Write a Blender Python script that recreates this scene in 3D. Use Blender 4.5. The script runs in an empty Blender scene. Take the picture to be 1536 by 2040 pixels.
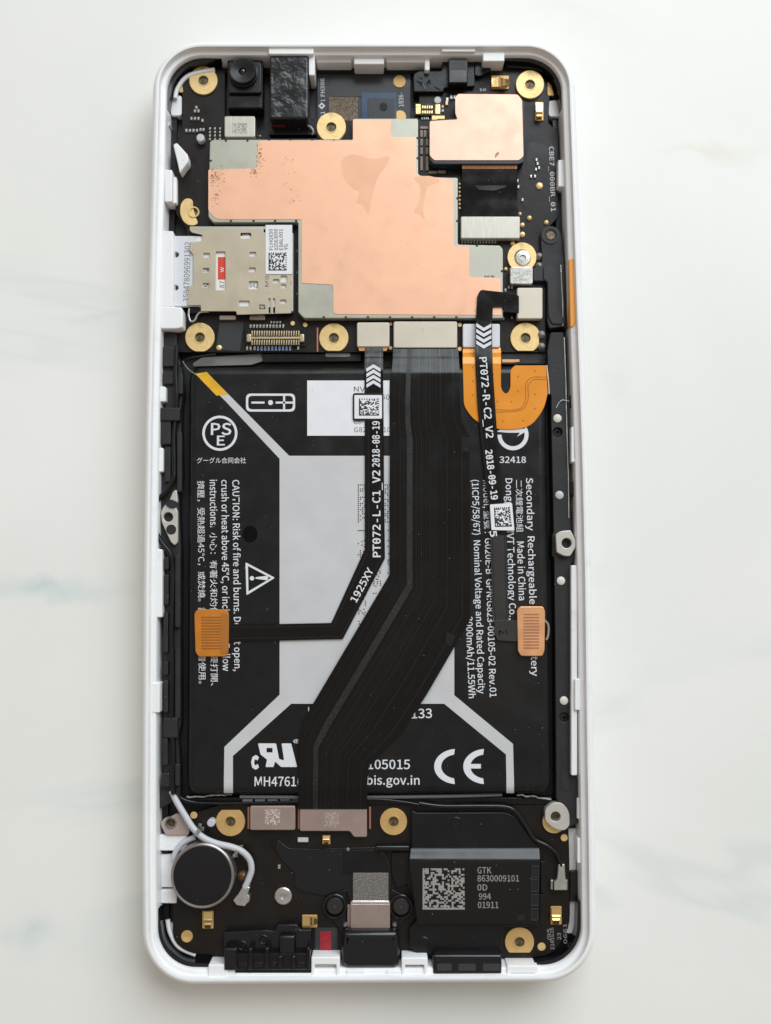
import bpy, bmesh, math, random
from mathutils import Vector, Matrix, Euler

# ------------------------------------------------------------------ camera, light, exposure
MM = 0.001
F = 1900.0                       # focal length in photo pixels
TH = math.atan(4.53e-5 * F)      # forward tilt of the camera
CAM = (2.9, -16.1, 158.7)        # mm
sc = bpy.context.scene
cam_d = bpy.data.cameras.new('camera')
cam = bpy.data.objects.new('camera', cam_d)
sc.collection.objects.link(cam)
cam.location = Vector(CAM) * MM
cam.rotation_euler = Euler((TH, 0, 0))
cam_d.sensor_fit = 'VERTICAL'
cam_d.sensor_height = 24.0
cam_d.lens = F / 2040 * 24.0
cam_d.clip_start = 0.005
cam_d.clip_end = 20
cam_d.dof.use_dof = True
cam_d.dof.focus_distance = 0.1535
cam_d.dof.aperture_fstop = 9.0
sc.camera = cam

world = bpy.data.worlds.new('World')
sc.world = world
world.use_nodes = True
bg = world.node_tree.nodes['Background']
wn = world.node_tree
w_tc = wn.nodes.new('ShaderNodeTexCoord'); w_sx = wn.nodes.new('ShaderNodeSeparateXYZ')
w_mr = wn.nodes.new('ShaderNodeMapRange'); w_mr.inputs[1].default_value = -0.9; w_mr.inputs[2].default_value = 0.9
w_mx = wn.nodes.new('ShaderNodeMix'); w_mx.data_type = 'RGBA'
w_mx.inputs[6].default_value = (0.78, 0.67, 0.56, 1); w_mx.inputs[7].default_value = (1.12, 1.09, 1.06, 1)
wn.links.new(w_tc.outputs['Generated'], w_sx.inputs[0]); wn.links.new(w_sx.outputs['Y'], w_mr.inputs[0])
wn.links.new(w_mr.outputs[0], w_mx.inputs[0]); wn.links.new(w_mx.outputs[2], bg.inputs[0])
bg.inputs[1].default_value = 0.42

def area(name, loc, size, sizey, power, col):
    l = bpy.data.lights.new(name, 'AREA')
    l.shape = 'RECTANGLE'; l.size = size; l.size_y = sizey
    l.energy = power; l.color = col
    o = bpy.data.objects.new(name, l); sc.collection.objects.link(o)
    o.location = loc
    o.rotation_euler = (Vector((0, 0, 0)) - Vector(loc)).to_track_quat('-Z', 'Y').to_euler()
    return o
area('window_light', (0.48, 0.92, 0.88), 1.2, 1.0, 21.2, (0.85, 0.935, 1.0))

vs = sc.view_settings
vs.view_transform = 'Standard'; vs.look = 'None'; vs.exposure = 0.0; vs.gamma = 1.0
vs.use_curve_mapping = False

# ------------------------------------------------------------------ materials
MATS = {}
def mat(name, col, rough=0.5, metal=0.0, var=0.0, vscale=400, bump=0.0, bdist=0.0001, bscale=900, rvar=0.0, col2=None,
        c2scale=120, c2lo=0.55, c2hi=0.7, coat=0.0, spec=0.5, stretch=None):
    if name in MATS: return MATS[name]
    m = bpy.data.materials.new(name); m.use_nodes = True
    nt = m.node_tree; N = nt.nodes; L = nt.links
    b = N['Principled BSDF']
    b.inputs['Roughness'].default_value = rough
    b.inputs['Metallic'].default_value = metal
    b.inputs['Specular IOR Level'].default_value = spec
    if coat:
        b.inputs['Coat Weight'].default_value = coat; b.inputs['Coat Roughness'].default_value = 0.08
    tc = N.new('ShaderNodeTexCoord'); mp = N.new('ShaderNodeMapping')
    L.new(tc.outputs['Object'], mp.inputs['Vector'])
    if stretch: mp.inputs['Scale'].default_value = stretch
    src = None
    c = (*col, 1)
    if var > 0 or col2:
        mix_in = None
        n = N.new('ShaderNodeTexNoise'); n.inputs['Scale'].default_value = vscale; n.inputs['Detail'].default_value = 5
        L.new(mp.outputs[0], n.inputs['Vector'])
        r = N.new('ShaderNodeValToRGB')
        r.color_ramp.elements[0].position = 0.3; r.color_ramp.elements[1].position = 0.7
        r.color_ramp.elements[0].color = (*[max(0, x * (1 - var)) for x in col], 1)
        r.color_ramp.elements[1].color = (*[min(1, x * (1 + var)) for x in col], 1)
        L.new(n.outputs['Fac'], r.inputs[0]); src = r.outputs[0]
        if col2:
            n2 = N.new('ShaderNodeTexNoise'); n2.inputs['Scale'].default_value = c2scale; n2.inputs['Detail'].default_value = 6
            L.new(mp.outputs[0], n2.inputs['Vector'])
            r2 = N.new('ShaderNodeValToRGB')
            r2.color_ramp.elements[0].position = c2lo; r2.color_ramp.elements[1].position = c2hi
            L.new(n2.outputs['Fac'], r2.inputs[0])
            mx = N.new('ShaderNodeMix'); mx.data_type = 'RGBA'
            L.new(r2.outputs[0], mx.inputs[0]); L.new(src, mx.inputs[6]); mx.inputs[7].default_value = (*col2, 1)
            src = mx.outputs[2]
        L.new(src, b.inputs['Base Color'])
    else:
        b.inputs['Base Color'].default_value = c
    if rvar > 0:
        n3 = N.new('ShaderNodeTexNoise'); n3.inputs['Scale'].default_value = 260; n3.inputs['Detail'].default_value = 6
        L.new(mp.outputs[0], n3.inputs['Vector'])
        mr = N.new('ShaderNodeMapRange'); mr.inputs[1].default_value = 0.3; mr.inputs[2].default_value = 0.7
        mr.inputs[3].default_value = max(0.02, rough - rvar); mr.inputs[4].default_value = min(1, rough + rvar)
        L.new(n3.outputs['Fac'], mr.inputs[0]); L.new(mr.outputs[0], b.inputs['Roughness'])
    if bump > 0:
        n4 = N.new('ShaderNodeTexNoise'); n4.inputs['Scale'].default_value = bscale; n4.inputs['Detail'].default_value = 4
        L.new(mp.outputs[0], n4.inputs['Vector'])
        bp = N.new('ShaderNodeBump'); bp.inputs['Strength'].default_value = min(1.0, bump); bp.inputs['Distance'].default_value = bdist
        L.new(n4.outputs['Fac'], bp.inputs['Height']); L.new(bp.outputs[0], b.inputs['Normal'])
    MATS[name] = m
    return m

WHITE = mat('white_polycarbonate', (0.84, 0.835, 0.83), 0.36, var=0.02, vscale=200, bump=0.12, bscale=700, col2=(0.70, 0.69, 0.67), c2scale=180, c2lo=0.62, c2hi=0.80)
FLOOR = mat('black_midframe', (0.012, 0.012, 0.013), 0.5, var=0.3, bump=0.15)
PCB = mat('dark_solder_mask', (0.0105, 0.0075, 0.006), 0.38, spec=0.3, var=0.2, rvar=0.12, bump=0.12, bscale=1800)
BLACK = mat('black_plastic', (0.0055, 0.0055, 0.006), 0.32, spec=0.36, var=0.2, rvar=0.12, bump=0.12, bscale=2200)
BLACKG = mat('glossy_black_plastic', (0.006, 0.006, 0.0075), 0.2, rvar=0.1, bump=0.1, bscale=700)
RAIL = mat('charcoal_plastic', (0.020, 0.0195, 0.0195), 0.5, spec=0.4, var=0.15, rvar=0.12, bump=0.25, bscale=3500)
BATT = mat('black_battery_wrap', (0.0075, 0.0073, 0.0077), 0.34, spec=0.34, var=0.15, rvar=0.12, bump=0.5, bdist=0.0007, bscale=45, col2=(0.014, 0.013, 0.0125), c2scale=60)
PRINT = mat('white_print', (0.72, 0.73, 0.75), 0.6, var=0.06, vscale=2500)
SILVERP = mat('silver_print', (0.60, 0.60, 0.605), 0.42, 0.15, var=0.04, vscale=120, rvar=0.08)
YELLOWP = mat('yellow_tape', (0.72, 0.40, 0.015), 0.4, var=0.15, vscale=500)
PAPER = mat('white_paper', (0.78, 0.78, 0.80), 0.65, var=0.03)
INK = mat('dark_ink', (0.03, 0.03, 0.032), 0.7)
GREYINK = mat('grey_ink', (0.16, 0.16, 0.165), 0.7)
LASER = mat('laser_mark', (0.30, 0.28, 0.26), 0.6, var=0.15, vscale=3000)
COPPER = mat('copper_tape', (0.86, 0.495, 0.325), 0.46, 0.45, var=0.05, vscale=60, rvar=0.12, bump=0.2, bdist=0.00012, bscale=110,
             col2=(0.79, 0.445, 0.285), c2scale=70, c2lo=0.52, c2hi=0.85)
COPPER2 = mat('pink_copper_foil', (0.88, 0.53, 0.39), 0.44, 0.45, var=0.03, vscale=90, rvar=0.1, bump=0.2, bdist=0.0001, bscale=130)
RESIDUE = mat('tan_residue', (0.76, 0.43, 0.27), 0.5, 0.4, var=0.06, vscale=200)
TARNISH = mat('brown_tarnish', (0.52, 0.27, 0.15), 0.6, 0.2, var=0.3, vscale=1500)
SHIELD = mat('tin_shield', (0.46, 0.455, 0.375), 0.42, 0.5, var=0.04, vscale=160, rvar=0.1, bump=0.1, bscale=500)
SHIELDE = mat('tin_edge', (0.55, 0.54, 0.47), 0.35, 0.6, var=0.05)
SIMM = mat('steel_sim_plate', (0.53, 0.465, 0.345), 0.42, 0.45, var=0.04, vscale=150, rvar=0.08, bump=0.08, bscale=400)
STEEL = mat('dull_steel', (0.55, 0.53, 0.50), 0.35, 0.8, var=0.12, vscale=900, rvar=0.12, bump=0.2, bscale=2500)
STEELB = mat('brushed_steel', (0.56, 0.53, 0.46), 0.4, 0.5, var=0.09, vscale=900, bump=0.1, bscale=800, stretch=(6, 0.3, 1))
BEIGE = mat('beige_nickel', (0.62, 0.56, 0.455), 0.45, 0.35, var=0.03, vscale=200, rvar=0.06, bump=0.06)
WCAP = mat('white_stiffener', (0.72, 0.72, 0.74), 0.4, var=0.03)
PINKM = mat('pinkish_steel', (0.37, 0.275, 0.24), 0.42, 0.4, var=0.06, vscale=500, rvar=0.08)
GOLD = mat('gold_plating', (0.83, 0.60, 0.27), 0.42, 0.45, var=0.06, vscale=600, rvar=0.12, bump=0.15, bscale=1500, col2=(0.55, 0.38, 0.16), c2scale=700, c2lo=0.58, c2hi=0.72)
GOLDD = mat('dull_gold', (0.66, 0.42, 0.16), 0.45, 0.4, var=0.08, vscale=600, rvar=0.08, bump=0.08, bscale=2000)
GOLDS = mat('shiny_gold', (0.88, 0.62, 0.26), 0.2, 0.9, bump=0.25, bscale=1800)
BRASSD = mat('shaded_brass_bore', (0.15, 0.12, 0.065), 0.45, 0.5, var=0.6, vscale=1500)  # brass with the shade of a deep hole painted into its colour
ORANGE = mat('orange_polyimide', (0.80, 0.285, 0.018), 0.3, 0.1, var=0.05, vscale=200, rvar=0.08, bump=0.05, bscale=400)
ORANGED = mat('orange_trace', (0.42, 0.16, 0.03), 0.35, 0.1)
AMBER = mat('amber_polyimide', (0.58, 0.20, 0.018), 0.3, 0.1, var=0.1, vscale=500, rvar=0.1)
AMBERD = mat('amber_trace', (0.34, 0.115, 0.02), 0.4, 0.1)
COPFLEX = mat('copper_flex', (0.84, 0.42, 0.20), 0.35, 0.45, var=0.1, vscale=500, rvar=0.1)
COPFLEXD = mat('copper_flex_trace', (0.42, 0.185, 0.10), 0.45, 0.3)
FLEX = mat('black_coverlay', (0.0040, 0.0036, 0.0036), 0.2, rvar=0.12, bump=0.5, bdist=0.0005, bscale=90, spec=0.32)
FLEXT = mat('black_trace', (0.0085, 0.0078, 0.0074), 0.2, bump=0.1)
FLEXH = mat('hatched_shield', (0.022, 0.0205, 0.0195), 0.45, 0.3, var=0.6, vscale=3000)
MOTOR = mat('motor_cap', (0.010, 0.0095, 0.0105), 0.3, 0.3, rvar=0.1, bump=0.05)
MOTORR = mat('motor_rim', (0.36, 0.335, 0.325), 0.3, 0.85, var=0.1)
RED = mat('red_indicator', (0.32, 0.012, 0.022), 0.4, var=0.25, vscale=1500)
REDD = mat('dark_red_indicator', (0.16, 0.008, 0.010), 0.3)
REDC = mat('red_card_print', (0.66, 0.055, 0.02), 0.5)
BLUE = mat('blue_film', (0.02, 0.055, 0.11), 0.25, rvar=0.1)
BLUEB = mat('blue_black_film', (0.012, 0.017, 0.024), 0.3, rvar=0.1)
FOAM = mat('brown_foam', (0.17, 0.13, 0.095), 0.9, var=0.6, vscale=3500, bump=1.0, bscale=4000)
TAPE = mat('crinkled_black_tape', (0.012, 0.012, 0.0125), 0.22, rvar=0.1, bump=0.9, bdist=0.0004, bscale=260)
MESHT = mat('grainy_conductive_tape', (0.20, 0.182, 0.165), 0.6, 0.4, var=0.5, vscale=4500, bump=0.8, bscale=4500)
COAXW = mat('grey_white_coax', (0.52, 0.53, 0.55), 0.4, var=0.05)
GLUE = mat('clear_glue', (0.30, 0.29, 0.27), 0.2)
GREYF = mat('grey_film', (0.20, 0.20, 0.188), 0.4, 0.1, var=0.05)
CERAM = mat('tan_ceramic', (0.30, 0.235, 0.19), 0.5)
TIN = mat('bright_tin', (0.46, 0.445, 0.41), 0.3, 0.85, var=0.3, vscale=2500)
BLUEC = mat('blue_ceramic', (0.10, 0.16, 0.36), 0.4)
LENS = mat('lens_glass', (0.006, 0.006, 0.010), 0.06, coat=1.0)
CARD = mat('white_card', (0.80, 0.79, 0.77), 0.5)

# ------------------------------------------------------------------ geometry helpers (mm)
def P(px, py, z):
    u = (px - 768) / F; v = (1020 - py) / F
    d = Vector((u, math.sin(TH) + v * math.cos(TH), -math.cos(TH) + v * math.sin(TH)))
    t = (z - CAM[2]) / d.z
    return Vector((CAM[0] + t * d.x, CAM[1] + t * d.y, z))
def PXMM(py, z):
    return (P(769, py, z) - P(768, py, z)).length      # mm per photo pixel

WORLD = {}
def link(name, me, material, parent=None, label=None, smooth=None):
    """mesh in mm world coordinates -> object with its origin at the mesh centre"""
    xs = [v.co for v in me.vertices]
    if xs:
        c = Vector(((min(v.x for v in xs) + max(v.x for v in xs)) / 2, (min(v.y for v in xs) + max(v.y for v in xs)) / 2, min(v.z for v in xs)))
    else:
        c = Vector((0, 0, 0))
    me.transform(Matrix.Scale(MM, 4) @ Matrix.Translation(-c))
    me.materials.clear(); me.materials.append(material)
    if smooth is not None:
        me.polygons.foreach_set('use_smooth', [True] * len(me.polygons))
        me.set_sharp_from_angle(angle=math.radians(smooth))
    me.update()
    o = bpy.data.objects.new(name, me)
    sc.collection.objects.link(o)
    place(o, c * MM, parent, label)
    return o
def place(o, wloc, parent=None, label=None):
    WORLD[o] = wloc.copy()
    if parent is not None:
        o.parent = parent
        o.location = wloc - WORLD[parent]
    else:
        o.location = wloc
    if label: o['label'] = label
def dup(o, wloc, parent, name=None):
    c = o.copy(); sc.collection.objects.link(c)
    if name: c.name = name
    c.parent = None
    place(c, wloc, parent)
    return c

def curve_mesh(loops, z0, z1, bevel=0.0):
    """prism from mm loops (first = outline, rest = holes)"""
    cu = bpy.data.curves.new('c', 'CURVE'); cu.dimensions = '2D'; cu.fill_mode = 'BOTH'
    for lp in loops:
        s = cu.splines.new('POLY'); s.points.add(len(lp) - 1)
        for p, q in zip(s.points, lp): p.co = (q[0], q[1], 0, 1)
        s.use_cyclic_u = True
    h = z1 - z0
    bevel = min(bevel, h * 0.45)
    cu.extrude = h / 2 - bevel
    cu.bevel_depth = bevel; cu.bevel_resolution = 2 if bevel < 0.5 else 5; cu.offset = -bevel
    o = bpy.data.objects.new('c', cu); sc.collection.objects.link(o)
    dg = bpy.context.evaluated_depsgraph_get()
    me = bpy.data.meshes.new_from_object(o.evaluated_get(dg))
    bpy.data.objects.remove(o); bpy.data.curves.remove(cu)
    me.transform(Matrix.Translation((0, 0, (z0 + z1) / 2)))
    return me
def rnd(pts, r, n=4):
    """round polygon corners; pts may carry their own radius as third value"""
    out = []
    N = len(pts)
    for i in range(N):
        a = Vector(pts[i - 1][:2]); b = Vector(pts[i][:2]); c = Vector(pts[(i + 1) % N][:2])
        rr = pts[i][2] if len(pts[i]) > 2 else r
        u = a - b; w = c - b
        if rr <= 0 or u.length < 1e-6 or w.length < 1e-6: out.append((b.x, b.y)); continue
        d = min(rr, u.length * 0.48, w.length * 0.48)
        p = b + u.normalized() * d; q = b + w.normalized() * d
        for k in range(n + 1):
            t = k / n
            s = p * (1 - t) ** 2 + b * 2 * t * (1 - t) + q * t * t
            out.append((s.x, s.y))
    return out
def circ(cx, cy, r, n=32, ry=None):
    ry = r if ry is None else ry
    return [(cx + r * math.cos(2 * math.pi * k / n), cy + ry * math.sin(2 * math.pi * k / n)) for k in range(n)]
def rect(x0, y0, x1, y1): return [(x0, y0), (x1, y0), (x1, y1), (x0, y1)]
def up(loop, z): return [P(x, y, z) for x, y in loop]
def prism(name, pts, z0, z1, material, parent=None, label=None, r=0, bevel=0.0, holes=(), smooth=35):
    loops = [up(rnd(pts, r), z1)] + [up(h, z1) for h in holes]
    return link(name, curve_mesh(loops, z0, z1, bevel), material, parent, label, smooth)
def box(name, x0, y0, x1, y1, z0, z1, material, parent=None, label=None, r=2, bevel=0.08, holes=()):
    return prism(name, rect(x0, y0, x1, y1), z0, z1, material, parent, label, r, bevel, holes)
def disc(name, x, y, r, z0, z1, material, parent=None, label=None, hole=0, bevel=0.0, n=32):
    hs = [circ(x, y, hole, n)] if hole else []
    return prism(name, circ(x, y, r, n), z0, z1, material, parent, label, 0, bevel, hs)
def lathe(name, x, y, prof, material, parent=None, label=None, n=40, cap=True):
    """prof: list of (radius_px, z)"""
    vs_, fs = [], []
    zt = max(z for _, z in prof); c = P(x, y, zt); k = PXMM(y, zt)
    for rp, z in prof:
        for i in range(n):
            a = 2 * math.pi * i / n
            vs_.append((c.x + rp * k * math.cos(a), c.y + rp * k * math.sin(a), z))
    for j in range(len(prof) - 1):
        for i in range(n):
            i2 = (i + 1) % n
            fs.append((j * n + i, j * n + i2, (j + 1) * n + i2, (j + 1) * n + i))
    if cap and prof[-1][0] > 0: fs.append(tuple((len(prof) - 1) * n + i for i in range(n)))
    me = bpy.data.meshes.new(name); me.from_pydata(vs_, [], fs)
    bm = bmesh.new(); bm.from_mesh(me); bmesh.ops.remove_doubles(bm, verts=bm.verts, dist=1e-5)
    bmesh.ops.recalc_face_normals(bm, faces=bm.faces); bm.to_mesh(me); bm.free()
    return link(name, me, material, parent, label, 35)
def cat(pts, n=8):
    """Catmull-Rom through points"""
    pts = [Vector(p) for p in pts]; out = []
    for i in range(len(pts) - 1):
        p0 = pts[max(0, i - 1)]; p1 = pts[i]; p2 = pts[i + 1]; p3 = pts[min(len(pts) - 1, i + 2)]
        for k in range(n):
            t = k / n
            out.append(0.5 * ((2 * p1) + (p2 - p0) * t + (2 * p0 - 5 * p1 + 4 * p2 - p3) * t * t + (3 * p1 - p0 - 3 * p2 + p3) * t ** 3))
    out.append(pts[-1]); return out
def tube_mesh(path, rad, n=10):
    """path of mm Vectors; rad number or list"""
    vs_, fs = [], []
    M = len(path)
    for i, p in enumerate(path):
        d = (path[min(i + 1, M - 1)] - path[max(i - 1, 0)]).normalized()
        s = d.cross(Vector((0, 0, 1)))
        if s.length < 1e-4: s = Vector((1, 0, 0))
        s.normalize(); t = s.cross(d)
        r = rad[i] if isinstance(rad, (list, tuple)) else rad
        for k in range(n):
            a = 2 * math.pi * k / n
            vs_.append(p + s * r * math.cos(a) + t * r * math.sin(a))
    for i in range(M - 1):
        for k in range(n):
            k2 = (k + 1) % n
            fs.append((i * n + k, i * n + k2, (i + 1) * n + k2, (i + 1) * n + k))
    fs.append(tuple(range(n - 1, -1, -1))); fs.append(tuple((M - 1) * n + k for k in range(n)))
    me = bpy.data.meshes.new('tube'); me.from_pydata([tuple(v) for v in vs_], [], fs)
    return me
def tube(name, pts, rad, material, parent=None, label=None, n=10, sub=6, smoothp=True):
    path = [P(*p) for p in pts]
    if smoothp: path = cat(path, sub)
    return link(name, tube_mesh(path, rad, n), material, parent, label, 60)
def strip_mesh(A, B, th):
    """ribbon between two rows of mm Vectors, thickness th downwards"""
    n = len(A); vs_ = list(A) + list(B) + [a - Vector((0, 0, th)) for a in A] + [b - Vector((0, 0, th)) for b in B]
    fs = []
    for i in range(n - 1):
        fs.append((i, i + 1, n + i + 1, n + i))
        fs.append((2 * n + i, 3 * n + i, 3 * n + i + 1, 2 * n + i + 1))
        fs.append((i, 2 * n + i, 2 * n + i + 1, i + 1))
        fs.append((n + i, n + i + 1, 3 * n + i + 1, 3 * n + i))
    fs.append((0, n, 3 * n, 2 * n)); fs.append((n - 1, 3 * n - 1, 4 * n - 1, 2 * n - 1))
    me = bpy.data.meshes.new('strip'); me.from_pydata([tuple(v) for v in vs_], [], fs)
    bm = bmesh.new(); bm.from_mesh(me); bmesh.ops.recalc_face_normals(bm, faces=bm.faces); bm.to_mesh(me); bm.free()
    return me
def resamp(Ls, Rs, zs, n):
    """subdivide paired pixel stations linearly in xy and smoothly in z"""
    A, B = [], []
    for i in range(len(Ls) - 1):
        for k in range(n):
            t = k / n; s = t * t * (3 - 2 * t)
            z = zs[i] * (1 - s) + zs[i + 1] * s
            A.append((Ls[i][0] * (1 - t) + Ls[i + 1][0] * t, Ls[i][1] * (1 - t) + Ls[i + 1][1] * t, z))
            B.append((Rs[i][0] * (1 - t) + Rs[i + 1][0] * t, Rs[i][1] * (1 - t) + Rs[i + 1][1] * t, z))
    A.append((*Ls[-1], zs[-1])); B.append((*Rs[-1], zs[-1]))
    return A, B
def ribbon(name, Ls, Rs, zs, material, parent=None, label=None, th=0.14, n=5, t0=0.0, t1=1.0, dz=0.0):
    A, B = resamp(Ls, Rs, zs, n)
    a = [P(p[0] + (q[0] - p[0]) * t0, p[1] + (q[1] - p[1]) * t0, p[2] + dz) for p, q in zip(A, B)]
    b = [P(p[0] + (q[0] - p[0]) * t1, p[1] + (q[1] - p[1]) * t1, p[2] + dz) for p, q in zip(A, B)]
    return link(name, strip_mesh(a, b, th), material, parent, label, 40)
import os
def font(fn):
    try: return bpy.data.fonts.load(os.path.join(bpy.utils.resource_path('LOCAL'), 'datafiles', 'fonts', fn))
    except Exception: return None
SANS = font('Noto Sans CJK Regular.woff2'); MONO = font('DejaVuSansMono.woff2')
CAPH = {}
def cap_height(fo):
    k = fo.name if fo else ''
    if k not in CAPH:
        cu = bpy.data.curves.new('t', 'FONT'); cu.body = 'H'; cu.size = 10.0
        if fo: cu.font = fo
        o = bpy.data.objects.new('t', cu); sc.collection.objects.link(o)
        me = bpy.data.meshes.new_from_object(o.evaluated_get(bpy.context.evaluated_depsgraph_get()))
        CAPH[k] = max(v.co.y for v in me.vertices)
        bpy.data.objects.remove(o); bpy.data.curves.remove(cu); bpy.data.meshes.remove(me)
    return CAPH[k]
def text(name, s, p0, p1, cap, z, material, parent, label=None, bold=0.0, fit=True, up_=None, th=0.012, capref=None, font=None):
    """flat lettering; baseline from pixel p0 to p1, capital height cap in pixels"""
    cu = bpy.data.curves.new('t', 'FONT'); cu.body = s; cu.size = 10.0; cu.offset = bold; cu.resolution_u = 2
    fo = SANS if font in (None, 'CJK') else font
    if fo: cu.font = fo
    hcap = cap_height(fo)
    capref = (capref or 0.682) * hcap / 0.682
    cu.offset = (bold + 0.006 if font != 'CJK' else 0) * hcap / 0.682
    o = bpy.data.objects.new('t', cu); sc.collection.objects.link(o)
    dg = bpy.context.evaluated_depsgraph_get()
    me = bpy.data.meshes.new_from_object(o.evaluated_get(dg))
    bpy.data.objects.remove(o); bpy.data.curves.remove(cu)
    xs = [v.co.x for v in me.vertices]
    x0, x1 = min(xs), max(xs)
    A = P(*p0, z + th); B = P(*p1, z + th)
    e = (B - A); Ln = e.length; e.normalize()
    n = Vector((-e.y, e.x, 0))
    k = PXMM((p0[1] + p1[1]) / 2, z) * cap / capref
    kx = Ln / (x1 - x0) if fit else k
    for v in me.vertices:
        q = A + e * ((v.co.x - x0) * kx) + n * (v.co.y * k)
        v.co = (q.x, q.y, z + th)
    return link(name, me, material, parent, label)
def cells(name, quad, n, z, material, parent, label=None, seed=1, solid=True, dens=0.5, th=0.012, m=None):
    """matrix code marks: quad = 4 pixel corners TL,TR,BR,BL"""
    rg = random.Random(seed); q = [P(*p, z + th) for p in quad]
    m = m or n
    vs_, fs = [], []
    for i in range(n):
        for j in range(m):
            on = rg.random() < dens
            if solid and (i == 0 or j == m - 1): on = True
            elif solid and (i == n - 1): on = (j % 2 == 0)
            elif solid and (j == 0): on = (i % 2 == 0)
            if not on: continue
            cs = []
            for (a, b) in ((i, j), (i, j + 1), (i + 1, j + 1), (i + 1, j)):
                u, v = a / n, b / m
                cs.append(tuple((q[0] * (1 - u) + q[1] * u) * (1 - v) + (q[3] * (1 - u) + q[2] * u) * v))
            k = len(vs_); vs_ += cs; fs.append((k, k + 1, k + 2, k + 3))
    me = bpy.data.meshes.new(name); me.from_pydata(vs_, [], fs)
    return link(name, me, material, parent, label)
def flat(name, pts, z, material, parent, label=None, r=0, th=0.012, holes=()):
    """a printed patch or thin film lying on the surface at height z"""
    return prism(name, pts, z, z + th, material, parent, label, r, 0, holes)
def chips(name, centers, w, h, z0, z1, material, parent, bevel=0.04):
    """rows of identical small pieces that share one mesh"""
    x, y = centers[0]
    o = box(name, x - w / 2, y - h / 2, x + w / 2, y + h / 2, z0, z1, material, parent, r=0, bevel=bevel)
    out = [o]
    base = P(x, y, z1)
    for cx, cy in centers[1:]:
        d = P(cx, cy, z1) - base
        out.append(dup(o, WORLD[o] + Vector((d.x, d.y, 0)) * MM, parent))
    return out
def arc(cx, cy, r, a0, a1, n=24, ry=None):
    ry = r if ry is None else ry
    return [(cx + r * math.cos(math.radians(a0 + (a1 - a0) * k / n)), cy - ry * math.sin(math.radians(a0 + (a1 - a0) * k / n))) for k in range(n + 1)]

# heights in mm above the table
ZF, ZP, ZS, ZB = 2.2, 4.0, 5.5, 6.0

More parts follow.
